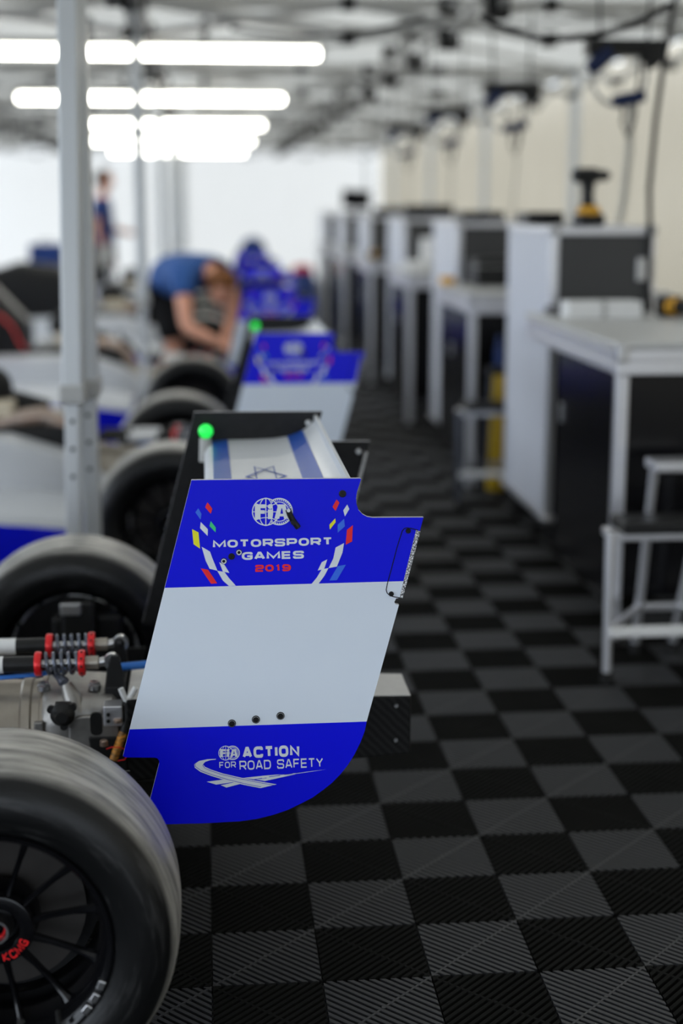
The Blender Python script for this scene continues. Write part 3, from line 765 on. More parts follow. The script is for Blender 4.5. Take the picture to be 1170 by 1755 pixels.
def build_wheel(car, side):
    """side -1: faces the camera. Local origin at the hub, axis along y, outer face towards side."""
    s = side; R = 0.284
    o = bpy.data.objects.new('wheel', None); COL.objects.link(o); o.parent = car; o.location = (0, s*0.715, R); o.empty_display_size = 0.1
    # y measured with -y the outer face for side -1
    def T(p): return [(h*(-s), r) for h, r in p]
    prof = [(-0.105, 0.178), (-0.116, 0.19), (-0.124, 0.212), (-0.125, 0.232), (-0.119, 0.252), (-0.108, 0.2665), (-0.094, 0.2760), (-0.075, 0.2812), (-0.045, 0.2835), (0, 0.284),
            (0.045, 0.2835), (0.075, 0.2812), (0.094, 0.2760), (0.108, 0.2665), (0.119, 0.252), (0.125, 0.232), (0.124, 0.212), (0.116, 0.19), (0.105, 0.178)]
    MB().lathe(T(prof), (0, 0, 0), 'y', 96).build('tyre', TYRE, o, angle=3)
    rim = MB().lathe(T([(-0.105, 0.170), (-0.116, 0.178), (-0.116, 0.182), (-0.108, 0.1835), (-0.100, 0.174), (-0.085, 0.163), (-0.04, 0.156), (0.06, 0.158), (0.09, 0.166), (0.108, 0.180)]), (0, 0, 0), 'y', 80)
    rim = rim.build('rim', RIM, o, angle=1.2)
    ns = 12
    for k in range(ns):
        a = 2*PI*(k+0.35)/ns; u = Vector((math.cos(a), 0, math.sin(a))); t = Vector((-math.sin(a), 0, math.cos(a)))
        sp = MB(); secs = []
        for r_, yy, wd, th in ((0.040, -0.048, 0.008, 0.018), (0.058, -0.046, 0.0055, 0.014), (0.085, -0.044, 0.0042, 0.012), (0.120, -0.046, 0.0042, 0.012), (0.152, -0.054, 0.006, 0.014), (0.160, -0.060, 0.010, 0.014)):
            c = u*r_+Vector((0, yy*(-s), 0)); hh = Vector((0, th/2*(-s), 0))
            secs.append([c-t*wd-hh*0.4, c-t*wd*0.35-hh, c+t*wd*0.35-hh, c+t*wd-hh*0.4, c+t*wd+hh, c-t*wd+hh])
        sp.loft(secs); sp.build('spoke', RIM, rim, angle=0.5)
    MB().lathe(T([(-0.00, 0.062), (-0.040, 0.060), (-0.048, 0.056), (-0.050, 0.040), (-0.046, 0.034), (-0.030, 0.031), (-0.025, 0.0001)]), (0, 0, 0), 'y', 40).build('hub', RIM, o, angle=0.8)
    MB().lathe(T([(-0.030, 0.0145), (-0.062, 0.0150), (-0.066, 0.0160), (-0.066, 0.0195), (-0.060, 0.0215), (-0.032, 0.0235)]), (0, 0, 0), 'y', 32).build('wheel_nut', STEEL, o, angle=0.6)
    MB().lathe(T([(-0.060, 0.0155), (-0.050, 0.0130), (-0.035, 0.010), (-0.035, 0.0001)]), (0, 0, 0), 'y', 24).build('hub_cap', RIM, o, angle=0.6)
    MB().lathe(T([(-0.0515, 0.0108), (-0.056, 0.0118), (-0.056, 0.0136), (-0.0515, 0.0140)]), (0, 0, 0), 'y', 24, closed=True).build('retaining_ring', RED_ANO, o, angle=0.6)
    MB().lathe(T([(0.02, 0.05), (0.02, 0.132), (0.042, 0.132), (0.042, 0.05)]), (0, 0, 0), 'y', 48, closed=True).build('brake_disc', DISC, o, angle=0.5)
    MB().lathe(T([(0.05, 0.152), (0.054, 0.152), (0.054, 0.03), (0.05, 0.03)]), (0, 0, 0), 'y', 40, closed=True).build('brake_shroud', CARBON, o, angle=0.5)
    if s < 0:
        # red maker's lettering round the hub, twice
        mb = MB()
        for start in (0.06,):
            qs, W = text_quads('KCMG', 0.17, 0.35, 0.24)
            for q in qs:
                vs = []
                for x, y in q:
                    a = start-1.45+x/W*1.02; r_ = 0.0530-y*0.0145
                    vs.append((math.cos(a)*r_, -0.0600, math.sin(a)*r_))
                mb.add(vs, [(0, 1, 2, 3)], 0)
        mb.build('hub_lettering', DECAL_R, o, weld=False)
        MB().lathe([(-0.045, 0.0345), (-0.0590, 0.036), (-0.0594, 0.038), (-0.0594, 0.0545), (-0.0585, 0.0565), (-0.045, 0.058)], (0, 0, 0), 'y', 40).build('hub_face', RIM, o, angle=0.6)
    v = MB(); v.tube([(0.15*math.cos(-0.9), -s*-0.10, 0.15*math.sin(-0.9)), (0.157*math.cos(-0.9), -s*-0.125, 0.157*math.sin(-0.9))], 0.004, 8); v.build('valve', RUBBER, rim)
    if s < 0:
        wmb = MB()
        for k in range(3):
            a = -0.52-0.07*k; wmb.box(-0.012, 0.012, -0.006, 0.0, -0.008, 0.008)
        w_ = MB(); a = -0.42
        for k in range(3):
            a = -0.40-0.13*k; c = Vector((0.176*math.cos(a), -0.112, 0.176*math.sin(a))); t = Vector((-math.sin(a), 0, math.cos(a)))
            w_.bar(c-t*0.008, c+t*0.008, 0.012, 0.012, 0, (0, 1, 0))
        w_.build('balance_weight', STEEL, rim, 0.002)
    return o


def build_damper(car, y, z, dx):
    o = bpy.data.objects.new('damper', None); COL.objects.link(o); o.parent = car; o.location = (dx, y, z); o.empty_display_size = 0.05
    P = lambda x: (x, 0, 0)
    MB().tube([P(-0.30), P(0.0)], 0.0165, 20).build('body', BLACK_PL, o)
    MB().tube([P(-0.18), P(-0.068)], 0.0172, 20).build('maker_sleeve', PAPER, o)
    MB().lathe([(-0.006, 0.012), (-0.006, 0.0235), (-0.003, 0.025), (0.004, 0.025), (0.007, 0.0235), (0.007, 0.012)], (0, 0, 0), 'x', 28).build('spring_perch', RED_ANO, o, angle=0.6)
    MB().tube([P(0.007), P(0.09)], 0.0075, 14).build('rod', STEEL, o)
    pts = []; turns = 4.6
    for i in range(int(turns*24)+1):
        a = i/24*2*PI; pts.append((0.012+0.068*i/(turns*24), 0.0205*math.cos(a), 0.0205*math.sin(a)))
    MB().tube(pts, 0.0038, 8).build('coil_spring', SPRING, o)
    pc = MB().lathe([(0.080, 0.010), (0.080, 0.0245), (0.083, 0.026), (0.090, 0.026), (0.093, 0.0245), (0.093, 0.010)], (0, 0, 0), 'x', 28).build('spring_perch', RED_ANO, o, angle=0.6)
    h = MB()
    for k in range(10):
        a = 2*PI*k/10; h.ball((0.0865, 0.0258*math.cos(a), 0.0258*math.sin(a)), 0.0026, 0, 8)
    h.build('spanner_hole', BLACK_PL, pc)
    MB().lathe([(0.093, 0.0001), (0.093, 0.0125), (0.118, 0.0135), (0.120, 0.012), (0.120, 0.0001)], (0, 0, 0), 'x', 24).build('end_spacer', MAGN, o, angle=0.6)
    e = MB().tube([(0.12, 0, 0), (0.132, 0, 0.002)], [0.009, 0.010], 14)
    e.lathe([(-0.008, 0.009), (-0.008, 0.0165), (0.008, 0.0165), (0.008, 0.009)], (0.146, 0, 0.002), 'y', 24, closed=True)
    e = e.build('rod_eye', STEEL, o, angle=0.6)
    MB().lathe([(-0.012, 0.0001), (-0.012, 0.005), (-0.010, 0.0085), (0.010, 0.0085), (0.012, 0.005), (0.012, 0.0001)], (0.146, 0, 0.002), 'y', 16).build('eye_bolt', BLACKBOLT, e)
    return o


def ring_rr(x, yc, zc, hy, hz, r, n=5):
    """Rounded rectangle ring in the plane x = const."""
    out = []
    for (sy, sz, a0) in ((1, 1, 0), (-1, 1, PI/2), (-1, -1, PI), (1, -1, 3*PI/2)):
        cy, cz = yc+sy*(hy-r), zc+sz*(hz-r)
        for i in range(n+1):
            a = a0+PI/2*i/n; out.append((x, cy+r*math.cos(a), cz+r*math.sin(a)))
    return out


def build_gearbox(car):
    gb = MB()
    secs = [ring_rr(0.00, 0, 0.335, 0.102, 0.10, 0.09), ring_rr(0.012, 0, 0.335, 0.105, 0.103, 0.07), ring_rr(0.05, 0, 0.337, 0.105, 0.098, 0.05), ring_rr(0.14, 0, 0.335, 0.10, 0.092, 0.04), ring_rr(0.152, 0, 0.333, 0.092, 0.085, 0.04),
            ring_rr(0.20, 0, 0.31, 0.075, 0.07, 0.03)]
    gb.loft(secs); g_ = gb.build('gearbox', CAST, car, angle=0.7)
    bh = MB().lathe([(-0.42, 0.14), (-0.30, 0.125), (-0.20, 0.108), (-0.045, 0.099), (-0.04, 0.1045), (-0.024, 0.1045), (-0.020, 0.1005), (-0.006, 0.1015), (-0.003, 0.107), (0.006, 0.107), (0.008, 0.098)], (0, 0, 0.335), 'x', 56)
    bh.build('bell_housing', MAGN, g_, angle=0.5)
    # lug on the flange, and the seam
    MB().box(-0.012, 0.006, -0.112, -0.098, 0.36, 0.385).box(-0.010, 0.008, -0.112, -0.100, 0.30, 0.352).build('flange_lug', CAST, g_, 0.003)
    # side cover, oval port and raised rib
    sc = MB(); sc.loft([[(p[0], y, p[1]) for p in rounded([(0.055, 0.27, 1), (0.055, 0.395, 1), (0.155, 0.395, 1), (0.155, 0.27, 1)], 0.03, True, 6)] for y in (-0.098, -0.112)])
    sc.build('side_cover', CAST, g_, 0.004)
    MB().prism(rounded([(0.098, 0.355, 1), (0.098, 0.402, 1), (0.122, 0.402, 1), (0.122, 0.355, 1)], 0.012, True, 6), -0.1128, -0.108).build('oval_port', BLACK_PL, g_)
    # black three-bolt cap
    cx, cz = loc(107, 1225, 2.79)[0], loc(107, 1225, 2.79)[2]
    cap = MB(); cap.lathe([(-0.118, 0.024), (-0.126, 0.024), (-0.129, 0.020), (-0.138, 0.012), (-0.146, 0.011), (-0.146, 0.0001)], (cx, 0, cz), 'y', 28)
    for k in range(3):
        a = 0.6+2*PI*k/3; cap.lathe([(-0.116, 0.0075), (-0.127, 0.0075), (-0.127, 0.0001)], (cx+0.025*math.cos(a), 0, cz+0.025*math.sin(a)), 'y', 12)
    cap.box(cx-0.015, cx+0.015, -0.12, -0.096, cz-0.018, cz+0.018)
    cap.build('drive_cap', BLACK_PL, g_, angle=0.6)
    # cast boss rising to the hydraulic fitting
    p0, p1 = loc(128, 1222, 2.83), loc(113, 1172, 2.845)
    bs = MB().tube([p0, ((p0[0]+p1[0])/2+0.004, (p0[1]+p1[1])/2, (p0[2]+p1[2])/2), p1], [0.024, 0.020, 0.011], 16); bs.build('cast_boss', CAST, g_)
    q = loc(104, 1163, 2.85)
    MB().tube([p1, ((p1[0]+q[0])/2, p1[1], (p1[2]+q[2])/2), q, (q[0]-0.02, q[1]+0.03, q[2]+0.01)], [0.010, 0.012, 0.009, 0.008], 12).build('hydraulic_fitting', SPRING, g_)
    for px, py in ((75, 1174), (162, 1173)):
        c = loc(px, py, 2.86); b = MB(); b.lathe([(-0.010, 0.0001), (-0.010, 0.013), (0.0, 0.013), (0.002, 0.010), (0.0065, 0.010), (0.0065, 0.0045), (0.002, 0.0045), (0.002, 0.0001)], c, 'z', 20); b.build('boss_nut', STEEL, g_, angle=0.5)
    # damper mount, silver bracket with holes, fork end and rod
    c = loc(196, 1160, 2.86)
    mm = MB(); mm.prism([(c[0]-0.020, 0.43), (c[0]+0.022, 0.43), (c[0]+0.018, 0.47), (c[0]+0.010, 0.505), (c[0]-0.006, 0.505), (c[0]-0.014, 0.475)], -0.069, -0.062)
    mm.prism([(c[0]-0.016, 0.40), (c[0]+0.022, 0.40), (c[0]+0.020, 0.47), (c[0]+0.012, 0.505), (c[0]-0.002, 0.505), (c[0]-0.010, 0.475)], 0.050, 0.078)
    mm.prism([(c[0]-0.022, 0.40), (c[0]+0.026, 0.40), (c[0]+0.022, 0.44), (c[0]-0.018, 0.44)], -0.07, 0.08); mm.build('damper_mount', BLACK_PL, g_, 0.003)
    b0, b1 = loc(177, 1212, 2.80), loc(211, 1242, 2.80)
    br = MB().box(b0[0], b1[0], -0.125, -0.117, b1[2], b0[2]).box(b0[0], b1[0], -0.125, -0.08, b0[2]-0.004, b0[2]+0.004).build('bracket', ALU, g_, 0.003)
    h = MB()
    for px, py in ((185.5, 1225), (185.5, 1236)): h.disc(loc(px, py, CY-0.126), 0.0038, 'y', 14, 0, 0.003)
    h.build('bracket_hole', BLACK_PL, br)
    b = MB().lathe([(0, 0.009), (0.006, 0.009), (0.008, 0.007), (0.008, 0.0001)], loc(202, 1238, 2.79), 'z', 12); b.build('bracket_bolt', BRONZE, br)
    f0 = loc(218, 1202, 2.80)
    fk = MB().tube([loc(207, 1180, 2.80), loc(212, 1192, 2.80), f0], 0.006, 10).tube([loc(233, 1178, 2.80), loc(226, 1190, 2.80), f0], 0.006, 10); fk.build('fork_end', PAPER, g_)
    MB().tube([f0, loc(219, 1230, 2.80), loc(211, 1258, 2.79)], 0.0078, 12).build('pushrod', BLACK_PL, g_)
    MB().tube([loc(211, 1256, 2.79), loc(203, 1278, 2.78), loc(194, 1303, 2.77)], 0.0085, 12).build('heat_sleeve', ORANGE, g_)
    MB().tube([loc(182, 1284, 2.76), loc(192, 1280.5, 2.76), loc(205, 1281, 2.76), loc(214, 1284, 2.76), loc(217, 1294, 2.76), loc(214, 1302, 2.76), loc(202, 1304, 2.76)], 0.0011, 6).build('safety_wire', RED_ANO, g_)
    pl = MB().prism([lxz(150, 1262, 2.80), lxz(215, 1262, 2.80), lxz(222, 1330, 2.80), lxz(160, 1330, 2.80)], -0.115, -0.02).build('lower_casing', BLACK_PL, g_, 0.006)
    b = MB().lathe([(-0.006, 0.008), (0.004, 0.008), (0.006, 0.006), (0.006, 0.0001)], loc(178, 1273, 2.77), 'z', 10); b.build('casing_bolt', BRONZE, pl)
    # blue lines
    MB().tube([loc(206, 1143, 2.92), loc(250, 1139, 2.92), loc(330, 1136, 2.92)], 0.0085, 12).build('blue_link', BLUE_ANO, g_)
    MB().tube([loc(-60, 1166, 2.86), loc(20, 1160, 2.86), loc(66, 1156, 2.87), loc(120, 1146, 2.90)], 0.0048, 10).build('blue_hose', BLUE_ANO, g_)
    # wing pylon and rear lower frame behind the plates
    return g_


def build_car(flag):
    car = bpy.data.objects.new('race_car', None); COL.objects.link(car); car.empty_display_size = 0.3
    build_endplate(car); build_wing(car, flag)
    build_wheel(car, -1); build_wheel(car, 1)
    build_damper(car, 2.86-CY, 0.488, -0.005); build_damper(car, 2.975-CY, 0.491, 0.006)
    build_gearbox(car)
    # rear impact structure: black box with light top
    x1 = 0.400-AX; cs = MB()
    y0, y1 = -0.095, 0.045
    cs.hexa([(0.17, y0-0.03, 0.26), (x1, y0, 0.288), (x1, y1, 0.288), (0.17, y1+0.03, 0.26), (0.17, y0-0.03, 0.43), (x1, y0, 0.4105), (x1, y1, 0.4105), (0.17, y1+0.03, 0.43)], 0)
    wv = bpy.data.materials.new('woven_carbon'); wv.use_nodes = True; nt = wv.node_tree; bb = nt.nodes['Principled BSDF']
    tc = nt.nodes.new('ShaderNodeTexCoord'); wt = nt.nodes.new('ShaderNodeTexWave'); wt.bands_direction = 'DIAGONAL'; wt.inputs['Scale'].default_value = 32; wt.inputs['Distortion'].default_value = 1.5
    r = nt.nodes.new('ShaderNodeValToRGB'); r.color_ramp.elements[0].color = (0.006, 0.006, 0.006, 1); r.color_ramp.elements[1].color = (0.016, 0.016, 0.016, 1)
    nt.links.new(tc.outputs['Object'], wt.inputs['Vector']); nt.links.new(wt.outputs['Fac'], r.inputs[0]); nt.links.new(r.outputs[0], bb.inputs['Base Color']); bb.inputs['Roughness'].default_value = 0.45; bb.inputs['Specular IOR Level'].default_value = 0.12
    co = cs.build('crash_structure', wv, car, 0.004)
    MB().hexa([(0.172, y0-0.028, 0.431), (x1-0.001, y0+0.001, 0.411), (x1-0.001, y1-0.001, 0.411), (0.172, y1+0.028, 0.431), (0.172, y0-0.028, 0.4335), (x1-0.001, y0+0.001, 0.4135), (x1-0.001, y1-0.001, 0.4135), (0.172, y1+0.028, 0.4335)]).build('top_panel', PALE_PL, co, 0.001)
    b = MB()
    for px, py in ((678.5, 1209), (677.5, 1268)):
        c = loc(px, py, CY+y0+0.0); b.lathe([(-0.004, 0.0001), (-0.004, 0.004), (0.004, 0.005)], (c[0], y0-0.0, c[2]), 'y', 10)
    b.build('rivet', STEEL, co)
    # wing support pylons from gearbox to endplates (beam wing)
    MB().loft([[(x, y, z) for x, z in ((0.24, 0.315), (0.30, 0.328), (0.40, 0.335), (0.46, 0.345), (0.40, 0.325), (0.30, 0.312))] for y in (YN-CY+0.009, YF-CY)]).build('beam_wing', CARBON, car, angle=0.6)
    # diffuser side fence seen in the cut-out of the endplate
    fb = MB().prism([(-0.05, 0.06), (0.15, 0.10), (0.17, 0.30), (0.19, 0.385), (-0.05, 0.38)], -0.385, -0.377)
    fb.prism([(-0.05, 0.06), (0.15, 0.10), (0.17, 0.30), (0.19, 0.385), (-0.05, 0.38)], 0.377, 0.385)
    fb.hexa([(-0.3, -0.38, 0.05), (0.15, -0.38, 0.10), (0.15, 0.38, 0.10), (-0.3, 0.38, 0.05), (-0.3, -0.38, 0.058), (0.15, -0.38, 0.108), (0.15, 0.38, 0.108), (-0.3, 0.38, 0.058)])
    fb.build('diffuser', CARBON, car, 0.002)
    # suspension: wishbones, driveshafts, uprights
    for s in (-1, 1):
        up = MB(); up.box(-0.045, 0.045, s*0.60-0.03, s*0.60+0.03, 0.19, 0.41); up.box(-0.02, 0.06, s*0.575-0.02, s*0.575+0.02, 0.36, 0.45)
        up = up.build('upright', BLACK_PL, car, 0.012); MB().box(-0.02, 0.03, s*0.55-0.012, s*0.55+0.012, 0.42, 0.45).build('clevis', STEEL, up, 0.004)
        wb = MB()
        for z0, z1, xs in ((0.27, 0.29, (-0.22, 0.10)), (0.15, 0.16, (-0.26, 0.10))):
            for x in xs: wb.tube([(x, s*0.10, z0), (x*0.2, s*0.59, z1)], 0.010, 10)
        wb.build('wishbone', BLACK_PL, car)
        MB().tube([(0.02, s*0.10, 0.33), (0.0, s*0.60, 0.284)], 0.015, 12).build('driveshaft', STEEL, car)
        if s > 0: MB().tube([(0.06, s*0.12, 0.40), (0.02, s*0.585, 0.22)], 0.009, 10).build('suspension_pushrod', BLACK_PL, car)
        cal = MB(); cal.box(0.055, 0.125, s*0.64-0.03, s*0.64+0.03, 0.28, 0.40); cal.build('brake_caliper', BLACK_PL, car, 0.012)
    # lamp on the inside of the far endplate
    lx = -0.004-AX; ly = YF-CY-0.03
    lp = MB().tube([(lx-0.003, ly, 0.815), (lx-0.001, ly, 0.868)], 0.0135, 16).build('lamp_post', GREY_PL, car)
    MB().ball((lx+0.0, ly, 0.884), 0.0165, 0, 18).build('green_bulb', GREEN_L, lp)
    MB().box(lx-0.008, lx+0.008, ly, YF-CY+0.001, 0.83, 0.85).build('clip', GREY_PL, lp)
    # floor
    fl = MB().prism([(-2.1, -0.66), (-0.36, -0.66), (-0.33, -0.40), (0.0, -0.38), (0.0, 0.38), (-0.33, 0.40), (-0.36, 0.66), (-2.1, 0.66)], 0.045, 0.055).build('floor_tray', CARBON, car)
    fl.data.transform(Matrix(((1, 0, 0, 0), (0, 0, 1, 0), (0, 1, 0, 0), (0, 0, 0, 1))))
    fl.data.flip_normals()
    # sidepods: white slanted top, blue flank with pale lettering
    for s in (-1, 1):
        def sec(x, yo, zt, zi, yi):
            return [(x, s*yi, 0.06), (x, s*yo, 0.06), (x, s*(yo+0.01), 0.10), (x, s*(yo+0.012), zt-0.03), (x, s*(yo-0.005), zt-0.004), (x, s*(yo-0.03), zt+0.006), (x, s*(yi+0.03), zi), (x, s*yi, zi+0.012)]
        mb = MB(); sc = [sec(-1.75, 0.66, 0.36, 0.42, 0.26), sec(-1.2, 0.68, 0.345, 0.40, 0.28), sec(-0.8, 0.685, 0.325, 0.38, 0.30), sec(-0.5, 0.67, 0.30, 0.345, 0.30), sec(-0.34, 0.62, 0.27, 0.30, 0.29)]
        vs_ = len(mb.v); n = 8
        for i in range(len(sc)-1):
            for k in range(n):
                l = (k+1) % n; mi = 1 if k in (1, 2) else 0
                mb.add([sc[i][k], sc[i][l], sc[i+1][l], sc[i+1][k]], [(0, 1, 2, 3)], mi, True)
        mb.add(sc[0], [tuple(range(n))], 0); mb.add(sc[-1], [tuple(range(n))[::-1]], 1)
        sp = mb.build('sidepod', [WHITE, BLUE], car, angle=0.5)
        if s < 0:
            d = MB(); qs, W = text_quads('HS', 0.22, 0.3, 0.3)
            for q in qs: d.add([(-0.78+x*0.06, -0.6995-0.0006, 0.17+y*0.055) for x, y in q], [(0, 1, 2, 3)], 0)
            d.build('flank_lettering', DECAL_B, sp, weld=False)
        # inner body wall (cream white) that narrows to the gearbox
        bw = MB(); sec2 = lambda x, yo, z: [(x, s*0.20, 0.06), (x, s*yo, 0.06), (x, s*(yo+0.0), z-0.05), (x, s*(yo-0.02), z-0.01), (x, s*(yo-0.06), z), (x, s*0.20, z)]
        bw.loft([sec2(-1.75, 0.40, 0.50), sec2(-1.1, 0.40, 0.53), sec2(-0.62, 0.38, 0.535), sec2(-0.42, 0.33, 0.47), sec2(-0.24, 0.26, 0.35)])
        bw.build('body_side', WHITE, car, angle=0.6)
    # engine bay: block, intake, exhaust, boxes
    en = MB(); en.box(-0.95, -0.40, -0.19, 0.19, 0.10, 0.56); en = en.build('engine', BLACK_PL, car, 0.03)
    c = MB()
    for k in range(4): c.box(-0.90+k*0.13, -0.82+k*0.13, -0.16, 0.02, 0.56, 0.60)
    c.build('engine_cover', GREY_PL, en, 0.01)
    k = MB(); k.ball((-0.74, 0.0, 0.685), 0.10, 0, 24, (1.1, 1.1, 0.9)); k.tube([(-0.74, 0, 0.62), (-0.60, 0.02, 0.60), (-0.5, 0.02, 0.58)], [0.08, 0.06, 0.05], 18); k.build('air_intake', RUBBER, en)
    MB().box(-0.80, -0.615, -0.17, -0.03, 0.585, 0.645).build('catch_tank', BEIGE, en, 0.01)
    MB().tube([(-0.78, -0.12, 0.50), (-0.62, -0.14, 0.575), (-0.50, -0.14, 0.59), (-0.42, -0.14, 0.55), (-0.36, -0.14, 0.47)], 0.036, 18).build('exhaust', BRONZE, en)
    h = MB()
    for i in range(14):
        a = random.uniform(-0.6, -0.36); yy = random.uniform(-0.15, 0.15)
        h.tube([(a, yy, 0.50), (a+random.uniform(-.05, .05), yy+random.uniform(-.05, .05), random.uniform(0.56, 0.63)), (a+random.uniform(0.02, 0.14), yy+random.uniform(-.06, .06), 0.50)], random.uniform(0.007, 0.014), 8)
    h.build('hose', RUBBER, en)
    # cockpit and roll hoop, further forward
    cp = MB(); cp.loft([ring_rr(-0.96, 0, 0.45, 0.17, 0.26, 0.10), ring_rr(-1.15, 0, 0.56, 0.18, 0.36, 0.13), ring_rr(-1.45, 0, 0.58, 0.22, 0.37, 0.14), ring_rr(-1.7, 0, 0.54, 0.26, 0.33, 0.12), ring_rr(-1.95, 0, 0.42, 0.26, 0.25, 0.10), ring_rr(-2.2, 0, 0.38, 0.26, 0.24, 0.10), ring_rr(-2.7, 0, 0.33, 0.18, 0.17, 0.08), ring_rr(-3.3, 0, 0.27, 0.09, 0.08, 0.05)])
    cp.build('monocoque', CARBON, car, angle=0.6)
    # front wheels stand at the front axle, beyond the picture edge
    return car


car_labels = [
    'white and blue race car in sharp focus with a star flag on its rear wing',
    'white and blue race car standing second in the row from the camera',
    'white and blue race car beside the person bent over, third in the row',
    'white and blue race car behind the person bent over, fourth in the row',
    'white and blue race car last in the row before the end wall',
]
car = build_car(True); car.location = (AX, CY, 0); tag(car, car_labels[0], 'race car', 'race cars parked side by side')
plain = None
offs = [(0.212, 2.945), (0.262, 6.02), (0.335, 9.1), (0.36, 12.15)]
for (dx, dy), lb in zip(offs, car_labels[1:]):
    c = copy_tree(car, None, ('flag_stripe', 'flag_star') if dx < 0.22 else ('flag_stripe', 'flag_star', 'lamp_post')); c.location = (AX+dx, CY+dy, 0); c['label'] = lb

# ------------------------------------------------------------------ workbench units along the aisle
def castor(mb, x, y, r=0.045):
    mb.lathe([(-0.014, r*0.4), (-0.014, r), (0.014, r), (0.014, r*0.4)], (x, y, r), 'y', 18, 0, closed=True)
    mb.box(x-0.03, x+0.03, y-0.022, y+0.022, r, 2*r+0.02, 0)


XC, XT = 1.357, 1.256
ordn = ['first', 'second', 'third', 'fourth', 'fifth', 'sixth']


def make_cabinet(label):
    o = thing('flight_case', label, 'cabinet', (XC, 0, 0), 0, 'tall grey flight cases on castors')
    W, D, z0, z1 = 0.42, 0.84, 0.115, 1.30; e = 0.03
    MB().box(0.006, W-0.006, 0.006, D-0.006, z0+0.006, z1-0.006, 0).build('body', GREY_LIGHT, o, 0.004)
    b = MB()
    for x in (0, W-e):
        for y in (0, D-e): b.box(x, x+e, y, y+e, z0, z1)
    for z in (z0, z1-e):
        for y in (0, D-e): b.box(e, W-e, y, y+e, z, z+e)
        for x in (0, W-e): b.box(x, x+e, e, D-e, z, z+e)
    b.build('edge_profile', ALU, o, 0.003)
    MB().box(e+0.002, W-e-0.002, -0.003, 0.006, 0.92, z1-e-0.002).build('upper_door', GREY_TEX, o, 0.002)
    lo = MB().box(e+0.002, W-e-0.002, -0.003, 0.006, z0+e, 0.915).build('lower_door', BLACK_GLOSS, o, 0.002)
    MB().box(0.05, 0.075, -0.014, -0.003, 0.56, 0.63).build('latch', STEEL, lo, 0.004)
    h = MB()
    for z in (1.09,): h.box(W-e-0.045, W-0.002, -0.012, 0, z, z+0.09)
    h.build('butterfly_latch', STEEL, o, 0.004)
    for x in (0, W):
        for y in (0, D):
            for z in (z0, z1): MB().ball((x+(0.012 if x == 0 else -0.012), y+(0.012 if y == 0 else -0.012), z+(0.012 if z == z0 else -0.012)), 0.024, 0, 10).build('ball_corner', STEEL, o)
    for x in (0.07, W-0.07):
        for y in (0.1, D-0.1):
            c = MB(); castor(c, x, y); c.build('castor', RUBBER, o)
    return o


def make_bench(label):
    o = thing('folding_workbench', label, 'workbench', (XT, 0, 0), 0, 'workbenches in front of the flight cases')
    W, D, zt = 1.0, 1.33, 0.970
    MB().box(0, W, 0, D, zt-0.02, zt).build('worktop', TABLETOP, o, 0.004)
    fr = MB(); e = 0.035
    for z in (zt-0.058, zt-0.10):
        for y in (0, D-e): fr.box(0.0, W, y, y+e, z, z+0.034)
        for x in (0, W-e): fr.box(x, x+e, e, D-e, z, z+0.034)
    fr.box(0.002, W-0.002, 0.002, D-0.002, zt-0.075, zt-0.021); fr.build('top_frame', ALU, o, 0.004)
    MB().box(-0.003, 0.04, -0.003, 0.04, zt-0.062, zt+0.002).build('corner_cap', STEEL, o, 0.008)
    for x in (0.004, W-0.045):
        for y in (0.006, D-0.046):
            if x < 0.1 and y > 0.1: continue
            l = MB(); l.box(x, x+0.04, y, y+0.04, 0.02, zt-0.10); l.build('leg', ALU, o, 0.006)
    for x, y in ((0.024, 0.026), (W-0.025, 0.026), (W-0.025, D-0.026)):
        MB().lathe([(0.0, 0.028), (0.012, 0.028), (0.022, 0.012)], (x, y, 0.0005), 'z', 16).build('foot', RUBBER, o)
    MB().box(0.046, W-0.05, 0.014, 0.026, 0.16, zt-0.10).build('front_panel', BLACK_GLOSS, o, 0.003)
    sp = MB().box(0.012, 0.024, 0.05, 0.80, 0.14, zt-0.10).build('side_panel', BLACK_GLOSS, o, 0.003)
    MB().box(0.004, 0.012, 0.72, 0.745, 0.62, 0.69).build('catch', STEEL, sp, 0.003)
    MB().box(0.30, W-0.05, D-0.03, D-0.016, 0.16, zt-0.10).build('rear_panel', BLACK_GLOSS, o, 0.003)
    MB().box(0.33, W-0.06, 0.04, D-0.05, 0.12, 0.135).build('lower_shelf', BLACK_PL, o, 0.003)
    return o


cab = make_cabinet('tall grey flight case with black lower door behind the workbench, first from the camera')
cab.location.y = 5.78
bench = make_bench('grey topped workbench with the white box on it, first from the camera')
bench.location.y = 4.43
cases, benches = [cab], [bench]
for i, yc in enumerate((8.0, 10.2, 12.4, 14.6, 16.8), 1):
    c = copy_tree(cab); c.location.y = yc; c['label'] = f'tall grey flight case on castors, {ordn[i]} along the aisle from the camera'; cases.append(c)
    b = copy_tree(bench); b.location.y = yc-0.97; b.scale = (1, 0.75, 1)
    for ch in b.children:
        if ch.name.startswith('front_panel'): ch.data = ch.data.copy(); ch.data.transform(Matrix.Translation((0, 0.30, 0)))
        if ch.name.startswith('side_panel'): ch.data = ch.data.copy(); ch.data.transform(Matrix.Diagonal((1, 1.55, 1, 1)))
    b['label'] = f'aluminium legged workbench, {ordn[i]} along the aisle from the camera'; benches.append(b)


